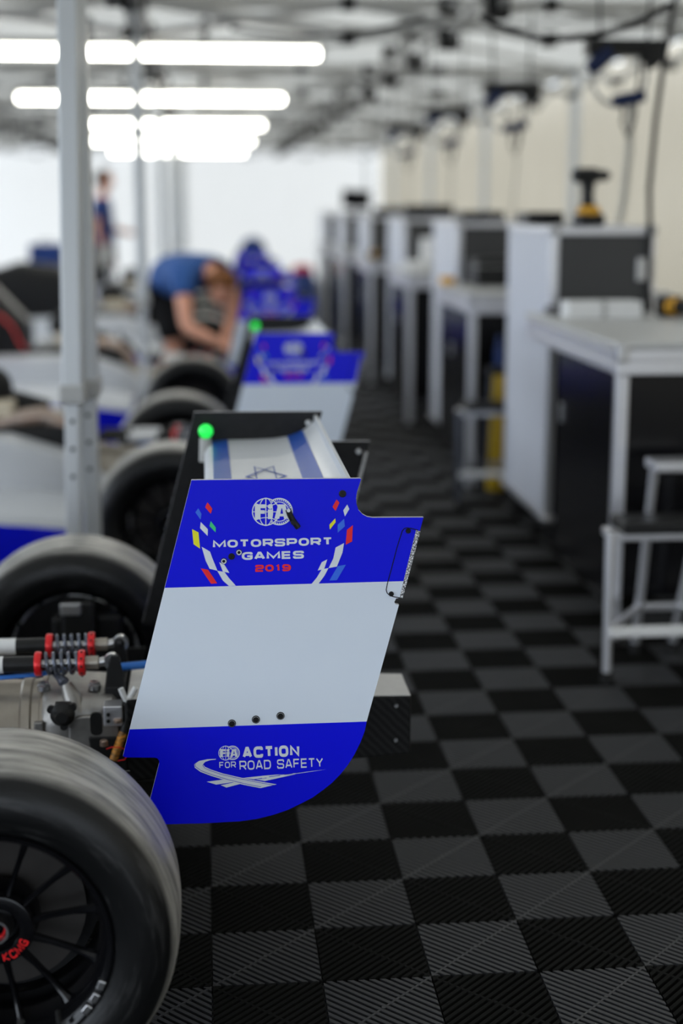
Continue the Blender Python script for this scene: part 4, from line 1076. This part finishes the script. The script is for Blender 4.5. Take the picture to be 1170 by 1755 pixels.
def make_step(label):
    o = thing('step_stool', label, 'stool', (0, 0, 0), 0, 'metal step stools at the bench corners')
    for x in (0, 0.46):
        f = MB()
        f.tube([(x, 0, 0.015), (x, 0.02, 0.45)], 0.014, 12); f.tube([(x+(0.17 if x == 0 else -0.17), 0.29, 0.015), (x+(0.18 if x == 0 else -0.11), 0.20, 0.60)], 0.014, 12); f.tube([(x, 0.0, 0.155), (x+(0.17 if x == 0 else -0.16), 0.27, 0.155)], 0.011, 10)
        f.build('side_frame', ALU, o)
        for xx, y in ((x, 0), (x+(0.17 if x == 0 else -0.17), 0.29)): MB().lathe([(0.0005, 0.0175), (0.03, 0.0175), (0.034, 0.014)], (xx, y, 0), 'z', 14).build('foot', RUBBER, o)
    MB().box(0.03, 0.48, -0.02, 0.13, 0.45, 0.485).build('tread', BLACK_PL, o, 0.008)
    MB().box(0.0, 0.46, 0.01, 0.11, 0.425, 0.45).build('tread_frame', ALU, o, 0.004)
    MB().box(0.17, 0.36, 0.15, 0.27, 0.60, 0.63).build('top_step', ALU, o, 0.006)
    MB().box(0.0, 0.46, -0.015, 0.015, 0.14, 0.17).build('front_rail', PAPER, o, 0.006)
    MB().box(0.16, 0.31, 0.262, 0.282, 0.14, 0.165).build('rear_rail', ALU, o, 0.006)
    return o


st = make_step('metal step stool with black tread in front of the workbench with the white box')
st.location = (1.16, 4.08, 0)
st2 = copy_tree(st); st2.location = (1.16, 6.68, 0); st2['label'] = 'metal step stool with black treads beside the yellow canister'
for ch in st2.children:
    nm = ch.name.split('.')[0]
    if nm in ('top_step', 'side_frame'):
        ch.data = ch.data.copy(); ch.data.materials[0] = BLACK_PL if nm == 'top_step' else SPRING

# ------------------------------------------------------------------ things on and around the benches
cn = thing('canister', 'tall yellow canister with a blue cap standing under the second workbench', 'canister', (1.425, 7.12, 0))
MB().lathe([(0.0005, 0.0001), (0.0005, 0.05), (0.02, 0.056), (0.50, 0.056), (0.56, 0.045), (0.60, 0.02), (0.60, 0.0001)], (0, 0, 0), 'z', 28).build('body', YELLOW_PL, cn, angle=0.6)
MB().lathe([(0.60, 0.022), (0.69, 0.022), (0.72, 0.012), (0.76, 0.010), (0.76, 0.0001)], (0, 0, 0), 'z', 20).build('cap', BLUE_PL, cn, angle=0.6)

bx = thing('white_box', 'long white box lying on the workbench by the tall grey case', 'box', (1.352, 5.40, 0.9705), 0.03)
MB().box(-0.012, 0.27, 0, 0.12, 0, 0.062).build('carton', PAPER, bx, 0.004)
MB().box(0.115, 0.135, -0.001, 0.121, -0.0002, 0.0632).build('tape', GREY_PL, bx)

lw = thing('folder', 'black folder lying behind the white box on the workbench', 'folder', (1.33, 5.53, 0.9705), 0.02)
MB().box(0, 0.22, 0, 0.2, 0, 0.02).build('cover', BLACK_PL, lw, 0.004)
MB().box(0.004, 0.216, 0.004, 0.204, 0.02, 0.028).build('clip_board', BLACK_GLOSS, lw, 0.002)


def make_drill(label, loc_, rz):
    o = thing('cordless_drill', label, 'drill', loc_, rz, 'yellow and black cordless drills')
    MB().box(-0.055, 0.06, -0.038, 0.038, 0.0005, 0.05).build('battery', BLACK_PL, o, 0.012)
    h = MB(); h.loft([[(x+0.05*math.cos(a)*k, 0.03*math.sin(a), z) for a in [2*PI*i/14 for i in range(14)]] for x, z, k in ((0.0, 0.05, 1.0), (0.0, 0.072, 0.95), (-0.004, 0.085, 0.55), (-0.008, 0.14, 0.46), (-0.012, 0.175, 0.5))])
    h.build('handle', BLACK_PL, o, angle=0.8)
    MB().loft([[(x+0.052*math.cos(a)*k, 0.033*math.sin(a), z) for a in [2*PI*i/14 for i in range(14)]] for x, z, k in ((0.0, 0.046, 1.0), (0.002, 0.062, 1.02), (0.0, 0.080, 0.8))]).build('base_shell', POWER_Y, o, angle=0.8)
    b = MB(); b.lathe([(-0.075, 0.0001), (-0.072, 0.022), (-0.06, 0.030), (0.02, 0.031), (0.035, 0.027)], (0, 0, 0.2), 'x', 20); b.build('motor_housing', BLACK_PL, o, angle=0.7)
    MB().lathe([(0.033, 0.027), (0.04, 0.024), (0.075, 0.022), (0.09, 0.012), (0.09, 0.0001)], (0, 0, 0.2), 'x', 20).build('chuck', BLACK_GLOSS, o, angle=0.6)
    MB().box(-0.014, -0.002, -0.028, 0.028, 0.10, 0.165).build('grip_panel', POWER_Y, o, 0.004)
    MB().box(0.012, 0.022, -0.01, 0.01, 0.14, 0.168).build('trigger', BLACK_GLOSS, o, 0.003)
    return o


dr = make_drill('yellow and black cordless drill standing on top of the tall grey case', (1.545, 5.95, 1.3005), 0.25)
d2 = copy_tree(dr); d2.location = (1.74, 5.52, 0.9705+0.039); d2.rotation_euler = (PI/2, 0, 0.5); d2['label'] = 'yellow and black cordless drill lying on the workbench by the white box'
d3 = copy_tree(dr); d3.location = (1.30, 11.5, 0.9705+0.039); d3.rotation_euler = (PI/2, 0, 0.4); d3['label'] = 'cordless drill lying on the fourth workbench along the aisle'
tp = tag(MB().lathe([(0, 0.02), (0, 0.042), (0.04, 0.042), (0.04, 0.02)], (0, 0, 0), 'z', 28, closed=True).build('tape_roll', POWER_Y, angle=0.6), 'small orange tape roll at the corner of the second workbench', 'tape roll')
tp.location = (1.275, 7.78, 0.9757)


def laptop(label, x, y, z, wd=0.26, h=0.05, open_=False):
    o = thing('instrument_box', label, 'instrument', (x, y, z+0.0005), 0, 'black instrument boxes on the flight cases')
    MB().box(0, wd, 0, 0.26, 0, h).build('housing', BLACK_PL, o, 0.008)
    MB().box(0.02, wd-0.02, -0.004, 0, 0.010, h-0.01).build('front_panel', BLACK_GLOSS, o, 0.002)
    f = MB()
    return o


laptop('black instrument box on top of the tall grey case beside the drill', 1.37, 6.28, 1.30, 0.155, 0.055)
laptop('black instrument box on top of the second flight case along the aisle', 1.42, 8.2, 1.30, 0.24, 0.05)
laptop('black instrument box on top of the third flight case along the aisle', 1.40, 10.4, 1.30, 0.34, 0.085)
laptop('black instrument box on top of the fourth flight case along the aisle', 1.45, 12.6, 1.30, 0.26, 0.07)
tb = thing('tool_case', 'black tool case on the second workbench along the aisle', 'tool case', (1.40, 7.62, 0.9705))
MB().box(0, 0.34, 0, 0.26, 0, 0.10).build('shell', BLACK_PL, tb, 0.012); MB().box(0, 0.34, 0, 0.26, 0.104, 0.14).build('lid', BLACK_PL, tb, 0.012)
MB().tube([(0.10, -0.006, 0.08), (0.10, -0.03, 0.08), (0.24, -0.03, 0.08), (0.24, -0.006, 0.08)], 0.008, 10).build('handle', RUBBER, tb)
MB().box(0.01, 0.33, 0.01, 0.25, 0.098, 0.106).build('seal', GREY_PL, tb)
for i, (x, y, z, a, b_, h, lb) in enumerate([(1.30, 9.45, 0.9705, 0.26, 0.2, 0.06, 'flat white carton on the third workbench along the aisle'), (1.44, 9.75, 0.9705, 0.2, 0.2, 0.20, 'tall white carton standing on the third workbench along the aisle')]):
    o = thing('carton', lb, 'box', (x, y, z), 0, 'white cartons on the third workbench')
    MB().box(0, a, 0, b_, 0, h).build('carton_body', PAPER, o, 0.004); MB().box(a*0.45, a*0.55, -0.001, b_+0.001, -0.0001, h+0.001).build('tape', GREY_PL, o)
mo = thing('monitor', 'black monitor tilted on top of the fifth flight case along the aisle', 'monitor', (1.38, 14.7, 1.3005))
MB().box(0, 0.24, 0.05, 0.2, 0, 0.02).build('stand', BLACK_PL, mo, 0.004); MB().box(0.10, 0.14, 0.10, 0.13, 0.02, 0.10).build('neck', BLACK_PL, mo)
sc_ = MB().hexa([(-0.02, 0.10, 0.06), (0.26, 0.06, 0.05), (0.26, 0.09, 0.05), (-0.02, 0.13, 0.06), (-0.02, 0.06, 0.24), (0.26, 0.02, 0.22), (0.26, 0.05, 0.22), (-0.02, 0.09, 0.24)]).build('screen', BLACK_GLOSS, mo, 0.006)

# power drops: socket cluster hung on cable from the truss, flex looping down to each case
def power_drop(x, y, label, big):
    o = thing('power_socket_drop', label, 'power socket', (x, y, 0), 0, 'power sockets hung under the roof')
    MB().box(-0.16, 0.16, -0.05, 0.05, 1.985, 2.05).build('socket_strip', BLACK_PL, o, 0.01)
    MB().bar((-0.15, -0.06, 1.93), (-0.07, -0.03, 2.0), 0.06, 0.055).build('plug', NAVY_PL, o, 0.008)
    MB().bar((-0.05, -0.05, 1.80), (0.08, -0.05, 1.825), 0.06, 0.05).build('plug', NAVY_PL, o, 0.008)
    MB().bar((0.08, -0.05, 1.95), (0.14, -0.05, 2.0), 0.06, 0.07).build('plug', BLACK_PL, o, 0.008)
    lp = []
    for i in range(21):
        a = -0.35+2*PI*0.62*i/20; lp.append((-0.02-0.115*math.cos(a), -0.02, 1.90-0.115*math.sin(a)))
    MB().tube(lp, 0.008, 8).build('cable_loop', GREY_PL, o)
    MB().tube([(0.0, -0.05, 1.80), (-0.01, -0.05, 1.72), (0.015, -0.05, 1.66), (0.04, -0.05, 1.72), (0.05, -0.05, 1.82), (0.06, -0.05, 1.98)], 0.007, 8).build('cable', RUBBER, o)
    MB().tube([(0.035, -0.04, 1.80), (0.033, -0.02, 1.6), (0.03, 0.02, 1.4), (0.02, 0.04, 1.31)], 0.016 if big else 0.006, 10).build('power_flex', FLEX, o)
    MB().tube([(-0.1, 0, 2.05), (-0.12, 0, 2.40), (-0.13, 0, 2.56)], 0.006, 8).tube([(0.1, 0, 2.05), (0.11, 0, 2.56)], 0.006, 8).build('hanger', BLACK_PL, o)
    return o


for i, (y, lb) in enumerate([(6.2, 'black and blue power socket cluster hanging above the tall grey case with the drill'), (8.4, 'power socket cluster hanging above the second flight case'), (10.6, 'power socket cluster hanging above the third flight case'), (12.8, 'power socket cluster hanging above the fourth flight case')]):
    power_drop(1.72 if i else 1.735, y, lb, i == 0)

cb = MB(); pts = [(1.80, 5.55, 2.60), (1.765, 5.6, 2.2), (1.75, 5.68, 1.95), (1.745, 5.75, 1.7), (1.735, 5.76, 1.45), (1.745, 5.765, 1.28), (1.75, 5.77, 1.06), (1.80, 5.75, 0.6)]
tag(cb.tube(pts, 0.011, 10).build('hanging_cable', RUBBER), 'thick dark cable hanging down past the corner of the tall grey case', 'cable')


def sag(a, b, d, n=12):
    return [tuple(Vector(a).lerp(Vector(b), i/n)-Vector((0, 0, d*4*(i/n)*(1-i/n)))) for i in range(n+1)]


tag(MB().tube(sag((0.98, 5.35, 2.03), (1.52, 4.9, 2.02), 0.09), 0.010, 10).build('looped_cable', RUBBER), 'dark cable looped under the roof towards the hanging cable', 'cable')
tag(MB().tube(sag((0.15, 7.3, 2.20), (0.95, 6.5, 2.16), 0.05), 0.010, 10).build('looped_cable', RUBBER), 'dark cable looped along the roof truss over the aisle', 'cable')

# ------------------------------------------------------------------ odds and ends among the cars
o = thing('headrest_cover', 'pale grey headrest cover lying on the third race car', 'cover', (-1.50, 8.75, 0.62))
MB().loft([ring_rr(-0.10, 0, 0.07, 0.16, 0.07, 0.05), ring_rr(0.10, 0, 0.085, 0.17, 0.085, 0.06), ring_rr(0.24, 0, 0.07, 0.15, 0.07, 0.06), ring_rr(0.27, 0, 0.05, 0.12, 0.045, 0.04)]).build('shell', GREY_LIGHT, o, angle=0.7)
MB().box(-0.10, 0.20, -0.12, 0.12, -0.004, 0.004).build('pad', RUBBER, o)
rb = MB(); P = [(-1.42, 8.55, 0.80), (-1.27, 8.55, 0.80), (-1.16, 8.55, 0.77), (-1.09, 8.54, 0.70), (-1.055, 8.53, 0.62), (-1.02, 8.53, 0.575)]
for a, b_ in zip(P, P[1:]):
    rb.hexa([(a[0], a[1]-0.035, a[2]), (b_[0], b_[1]-0.035, b_[2]), (b_[0], b_[1]+0.035, b_[2]), (a[0], a[1]+0.035, a[2]), (a[0], a[1]-0.035, a[2]+0.006), (b_[0], b_[1]-0.035, b_[2]+0.006), (b_[0], b_[1]+0.035, b_[2]+0.006), (a[0], a[1]+0.035, a[2]+0.006)])
tag(rb.build('harness_strap', RED_CLOTH), 'red harness strap draped over the pale grey headrest cover', 'strap')

# equipment trolley between the poles
tr = thing('equipment_trolley', 'black equipment trolley loaded with boxes between the tent poles', 'trolley', (-1.25, 13.35, 0))
for z in (0.12, 0.5, 0.82): MB().box(-0.38, 0.42, -0.2, 0.2, z, z+0.03).build('shelf', BLACK_PL, tr, 0.006)
for x in (-0.37, 0.39):
    for y in (-0.18, 0.16): MB().box(x, x+0.02, y, y+0.02, 0.05, 0.85).build('post', STEEL, tr)
c = MB()
for x in (-0.32, 0.35):
    for y in (-0.15, 0.15): castor(c, x, y, 0.03)
c.build('castor', RUBBER, tr)
for x, y, z, a, b_, h, M, nm, lb in [(-1.18, 13.2, 0.851, 0.2, 0.2, 0.11, BEIGE, 'beige_case', 'beige case on top of the black equipment trolley'), (-0.92, 13.25, 0.851, 0.1, 0.2, 0.18, GREY_PL, 'grey_bin', 'grey bin on top of the black equipment trolley'),
                                  (-1.15, 13.2, 0.5305, 0.26, 0.22, 0.16, GREY_LIGHT, 'grey_crate', 'pale grey crate on the middle shelf of the black equipment trolley'), (-1.52, 13.2, 0.851, 0.28, 0.25, 0.2, NAVY, 'navy_bag', 'navy bag on top of the black equipment trolley')]:
    bo = thing(nm, lb, nm.split('_')[1], (x, y, z)); MB().box(0, a, 0, b_, 0, h).build('body', M, bo, 0.015)
    MB().tube([(a*0.3, b_*0.5, h), (a*0.3, b_*0.5, h+0.03), (a*0.7, b_*0.5, h+0.03), (a*0.7, b_*0.5, h)], 0.006, 8).build('handle', BLACK_PL, bo)
bd = MB(); bd.ball((0, 0, 0.16), 0.22, 0, 24, (1.1, 0.9, 0.72)); bd.ball((0.02, 0, 0.42), 0.16, 0, 24, (1, 0.9, 1.15))
bd = tag(bd.build('covered_seat', NAVY), 'dark blue covered seat standing behind the last race car', 'covered seat'); bd.location = (0.55, 17.6, 0.42)
pe = MB().box(-0.2, 0.2, -0.18, 0.18, 0.0005, 0.42).build('seat_stand', BLACK_PL, bd, 0.02); pe.location = (0, 0, -0.42)


bg = thing('kit_bag', 'blue kit bag with a red top slumped in the aisle before the end wall', 'bag', (1.02, 15.6, 0))
MB().loft([[(0.16*k*math.cos(a), 0.12*k*math.sin(a), z) for a in [2*PI*i/18 for i in range(18)]] for z, k in ((0.001, 0.8), (0.06, 1.0), (0.35, 1.0), (0.6, 0.85), (0.7, 0.7))]).build('sack', BLUE_PL, bg, angle=1)
MB().loft([[(0.16*k*math.cos(a), 0.12*k*math.sin(a), z) for a in [2*PI*i/18 for i in range(18)]] for z, k in ((0.70, 0.7), (0.73, 0.72), (0.77, 0.5), (0.78, 0.2))]).build('drawstring_top', RED_CLOTH, bg, angle=1)
# ------------------------------------------------------------------ people
def skin_mesh(name, V, E, R, M, parent, root=0, lv=2):
    me = bpy.data.meshes.new(name); me.from_pydata(V, E, []); me.materials.append(M)
    ob = bpy.data.objects.new(name, me); COL.objects.link(ob)
    md = ob.modifiers.new('skin', 'SKIN'); md.use_smooth_shade = True
    if not me.skin_vertices:
        b = bmesh.new(); b.from_mesh(me); b.verts.layers.skin.verify(); b.to_mesh(me); b.free()
    for i, r in enumerate(R):
        sv = me.skin_vertices[0].data[i]; rr = r if isinstance(r, tuple) else (r, r); sv.radius = rr; sv.use_root = (i == root)
    sb = ob.modifiers.new('sub', 'SUBSURF'); sb.levels = lv; sb.render_levels = lv
    dg = bpy.context.evaluated_depsgraph_get(); dg.update()
    ev = ob.evaluated_get(dg); m2 = bpy.data.meshes.new_from_object(ev)
    bpy.data.objects.remove(ob)
    o = bpy.data.objects.new(name, m2); COL.objects.link(o)
    for p in m2.polygons: p.use_smooth = True
    if parent: o.parent = parent
    return o


class Skel:
    def __init__(s): s.V, s.E, s.R = [], [], []

    def p(s, co, r, prev=None):
        s.V.append(tuple(co)); s.R.append(r)
        if prev is not None: s.E.append((prev, len(s.V)-1))
        return len(s.V)-1

    def chain(s, pts, prev=None):
        for co, r in pts: prev = s.p(co, r, prev)
        return prev


def hand(s, wrist, i, d, palm_n, side):
    """Palm, four bent fingers, and a thumb leaving the side of the palm. d: pointing direction; palm_n: palm normal."""
    d = Vector(d).normalized(); n = Vector(palm_n); n = (n-d*n.dot(d)).normalized(); u = d.cross(n)*side
    w = Vector(wrist); pc = s.p(w+d*0.045, (0.032, 0.020), i)
    kn = s.p(w+d*0.085, (0.036, 0.016), pc)
    for k, (o, L) in enumerate(((-0.03, 0.07), (-0.010, 0.08), (0.010, 0.075), (0.028, 0.058))):
        b = w+d*0.092+u*o
        s.chain([(b, 0.0095), (b+d*L*0.45+n*0.008, 0.009), (b+d*L*0.75+n*0.026, 0.0085), (b+d*L*0.88+n*0.045, 0.007)], kn)
    t = w+d*0.03-u*0.035
    s.chain([(t, 0.012), (t+d*0.03-u*0.02+n*0.01, 0.0105), (t+d*0.055-u*0.022+n*0.022, 0.009)], pc)


def head_parts(o, hc, f, up, hairM, name='hair'):
    """Hair cap, ears' side, eyes and mouth placed on a head at hc facing f."""
    f = Vector(f).normalized(); up = Vector(up); up = (up-f*up.dot(f)).normalized(); r = f.cross(up)
    B = Matrix((r, f, up)).transposed()
    def W(x, y, z): return Vector(hc)+B @ Vector((x, y, z))
    hair = MB(); vs, fs = [], []; n, h = 24, 12
    for i in range(h+1):
        for k in range(n):
            a = 2*PI*k/n; t = PI*(0.60-0.13*math.sin(a))*i/h; x, y, z = math.sin(t)*math.cos(a), math.sin(t)*math.sin(a), math.cos(t)
            lift = 1.0
            if y > 0.15 and z < 0.45+0.25*y:           # leave the face clear
                z = 0.45+0.25*y; q = math.sqrt(max(0.0, 1-z*z))/max(1e-6, math.hypot(x, y)); x, y = x*q, y*q
            rr = 0.5+0.5*random.random()
            vs.append(W(x*0.088, y*0.109-0.006, z*0.118+0.010+0.004*rr))
    for i in range(h):
        for k in range(n): fs.append((i*n+k, (i+1)*n+k, (i+1)*n+(k+1) % n, i*n+(k+1) % n))
    hair.add(vs, fs, 0, True); hair.build(name, hairM, o, angle=3)
    ey = MB()
    for sx in (-1, 1): ey.ball(W(sx*0.029, 0.0765, 0.006), 0.011, 0, 10)
    ey.build('eye', PAPER, o)
    ir = MB()
    for sx in (-1, 1): ir.ball(W(sx*0.029, 0.0850, 0.006), 0.0045, 0, 8)
    ir.build('iris', BLACK_PL, o)
    mo_ = MB().tube([W(-0.022, 0.058, -0.058), W(0, 0.066, -0.056), W(0.022, 0.058, -0.058)], 0.006, 8); mo_.build('mouth', LIPS, o)


def add_head(s, neck_i, hc, f, up):
    f = Vector(f).normalized(); up = Vector(up); up = (up-f*up.dot(f)).normalized(); r = f.cross(up); hc = Vector(hc)
    b = s.p(hc-up*0.07+f*0.01, (0.055, 0.06), neck_i); c = s.p(hc, (0.076, 0.094), b); t = s.p(hc+up*0.07, (0.066, 0.080), c); s.p(hc+up*0.105, (0.03, 0.04), t)
    nn = s.p(hc+f*0.094-up*0.022, 0.014, c); s.p(hc+f*0.112-up*0.030, 0.010, nn)
    j = s.p(hc-up*0.075+f*0.055, (0.035, 0.03), b)
    for sx in (-1, 1): e = s.p(hc+r*sx*0.082-f*0.006, 0.014, c)


# --- person bent over the third car: hips away from us, chest forward and down, arms hanging to the car
bp_ = thing('person', 'person in a blue shirt and black shorts bending down between the cars', 'person', (0, 0, 0))
f_ = Vector
hipc = f_((-0.26, 9.62, 0.84)); ch = f_((-0.07, 9.30, 1.00)); nk = f_((0.06, 9.14, 0.97)); hc = f_((0.105, 9.00, 0.895))
sL, sR = f_((-0.135, 9.05, 0.955)), f_((0.14, 9.36, 0.955))          # arm towards the camera, other arm
eL, wL = f_((-0.115, 8.90, 0.665)), f_((0.075, 8.80, 0.585))
eR, wR = f_((0.17, 9.10, 0.72)), f_((0.12, 8.90, 0.60))
S = Skel(); r0 = S.p(hipc, (0.125, 0.10)); sp1 = S.p((hipc+ch)/2+f_((0, 0, 0.05)), (0.11, 0.09), r0); c_ = S.p(ch, (0.135, 0.095), sp1); n_ = S.p(nk, 0.054, c_)
add_head(S, n_, hc, f_((0.5, -0.5, -0.75)), f_((0.45, -0.75, 0.2)))
for sh, el, wr, dd, pn, sd in ((sL, eL, wL, (0.8, -0.15, -0.35), (0, 0, -1), 1), (sR, eR, wR, (0.1, -0.8, -0.4), (0, 0, -1), -1)):
    i = S.chain([(sh, 0.064), (sh.lerp(el, 0.5), 0.055), (el, 0.043), (el.lerp(wr, 0.35), 0.045), (wr, 0.028)], c_)
    hand(S, wr, i, dd, pn, sd)
for sx in (-1, 1):
    h0 = hipc+f_((0.02, 0.10*sx, -0.06)); kn = f_((-0.20, 9.62+0.15*sx, 0.47)); an = f_((-0.36, 9.64+0.17*sx, 0.10))
    S.chain([(h0, 0.10), (h0.lerp(kn, 0.5), 0.080), (kn, 0.058), (kn.lerp(an, 0.35), 0.060), (an, 0.040), (f_((-0.30, 9.64+0.17*sx, 0.045)), 0.045), (f_((-0.20, 9.62+0.18*sx, 0.035)), 0.034)], r0)
skin_mesh('body', S.V, S.E, S.R, SKIN, bp_)
S = Skel(); a = S.p(hipc+f_((0.0, 0.0, 0.03)), (0.185, 0.16)); b = S.p((hipc+ch)/2+f_((0, 0, 0.055)), (0.175, 0.150), a); c_ = S.p(ch, (0.188, 0.145), b); S.p(nk+f_((-0.035, 0.04, 0.005)), 0.088, c_)
for sh, el in ((sL, eL), (sR, eR)): S.chain([(sh, 0.094), (sh.lerp(el, 0.32), 0.076), (sh.lerp(el, 0.42), 0.074)], c_)
shirt = skin_mesh('shirt', S.V, S.E, S.R, SHIRT, bp_)
S = Skel(); a = S.p(hipc+f_((0, 0, -0.01)), (0.168, 0.14))
for sx in (-1, 1):
    h0 = hipc+f_((0.02, 0.10*sx, -0.06)); kn = f_((-0.20, 9.62+0.15*sx, 0.47)); S.chain([(h0, 0.122), (h0.lerp(kn, 0.5), 0.104), (h0.lerp(kn, 0.85), 0.092)], a)
skin_mesh('shorts', S.V, S.E, S.R, SHORTS, bp_)
head_parts(bp_, hc, f_((0.5, -0.5, -0.75)), f_((0.45, -0.75, 0.2)), HAIR_G)
for sx in (-1, 1):
    sh = MB(); sh.loft([[(-0.38+x, 9.64+0.17*sx+0.045*math.cos(a)*k, 0.001+max(0, 0.05+0.05*math.sin(a)*k)) for a in [2*PI*i/14 for i in range(14)]] for x, k in ((-0.03, 0.6), (0.0, 1.0), (0.1, 1.05), (0.18, 0.95), (0.22, 0.6))]); sh.build('shoe', BLACK_PL, bp_, angle=1)

# --- person standing far away, seen from the side
sp_ = thing('person', 'person in a navy shirt and black shorts standing by the white end wall', 'person', (-1.10, 16.5, 0))
S = Skel(); r0 = S.p((0, 0, 0.93), (0.10, 0.12)); b1 = S.p((0.0, 0, 1.15), (0.085, 0.11), r0); c_ = S.p((0.0, 0, 1.36), (0.095, 0.14), b1); n_ = S.p((0.02, 0, 1.50), 0.046, c_)
add_head(S, n_, (0.04, 0, 1.64), (1, 0, -0.15), (0, 0, 1))
i = S.chain([((0, -0.19, 1.40), 0.058), ((-0.03, -0.22, 1.26), 0.050), ((-0.06, -0.23, 1.12), 0.040), ((0.0, -0.22, 1.0), 0.038), ((0.06, -0.20, 0.88), 0.028)], c_); hand(S, (0.06, -0.20, 0.88), i, (0.3, 0, -1), (1, 0, 0), 1)
i = S.chain([((0, 0.19, 1.40), 0.058), ((0.04, 0.21, 1.26), 0.050), ((0.06, 0.21, 1.14), 0.040), ((0.20, 0.19, 1.10), 0.036), ((0.32, 0.16, 1.08), 0.027)], c_); hand(S, (0.32, 0.16, 1.08), i, (1, -0.1, -0.1), (0, 0, -1), -1)
for sx in (-1, 1): S.chain([((0, 0.09*sx, 0.88), 0.098), ((0.02, 0.10*sx, 0.68), 0.078), ((0.03, 0.11*sx, 0.48), 0.056), ((-0.01, 0.11*sx, 0.34), 0.057), ((-0.02, 0.115*sx, 0.10), 0.038), ((0.02, 0.115*sx, 0.05), 0.042), ((0.12, 0.12*sx, 0.036), 0.033)], r0)
skin_mesh('body', S.V, S.E, S.R, SKIN, sp_)
S = Skel(); a = S.p((0, 0, 0.90), (0.165, 0.185)); a = S.p((0, 0, 1.0), (0.155, 0.175), a); b = S.p((0, 0, 1.17), (0.145, 0.17), a); c_ = S.p((0, 0, 1.37), (0.15, 0.195), b); S.p((0.012, 0, 1.46), 0.085, c_)
S.chain([((0, -0.19, 1.40), 0.084), ((-0.025, -0.215, 1.28), 0.070), ((-0.035, -0.222, 1.24), 0.068)], c_); S.chain([((0, 0.19, 1.40), 0.084), ((0.035, 0.205, 1.28), 0.070), ((0.045, 0.21, 1.24), 0.068)], c_)
skin_mesh('shirt', S.V, S.E, S.R, NAVY, sp_)
S = Skel(); a = S.p((0, 0, 0.96), (0.15, 0.17))
for sx in (-1, 1): S.chain([((0, 0.09*sx, 0.86), 0.116), ((0.02, 0.10*sx, 0.68), 0.100), ((0.025, 0.105*sx, 0.56), 0.090)], a)
skin_mesh('shorts', S.V, S.E, S.R, SHORTS, sp_)
head_parts(sp_, (0.04, 0, 1.64), (1, 0, -0.15), (0, 0, 1), HAIR_D)
for sx in (-1, 1):
    sh = MB(); sh.loft([[(-0.06+x, 0.117*sx+0.045*math.cos(a)*k, 0.001+max(0, 0.05+0.05*math.sin(a)*k)) for a in [2*PI*i/14 for i in range(14)]] for x, k in ((-0.03, 0.6), (0.0, 1.0), (0.1, 1.05), (0.18, 0.95), (0.22, 0.6))]); sh.build('shoe', BLACK_PL, sp_, angle=1)
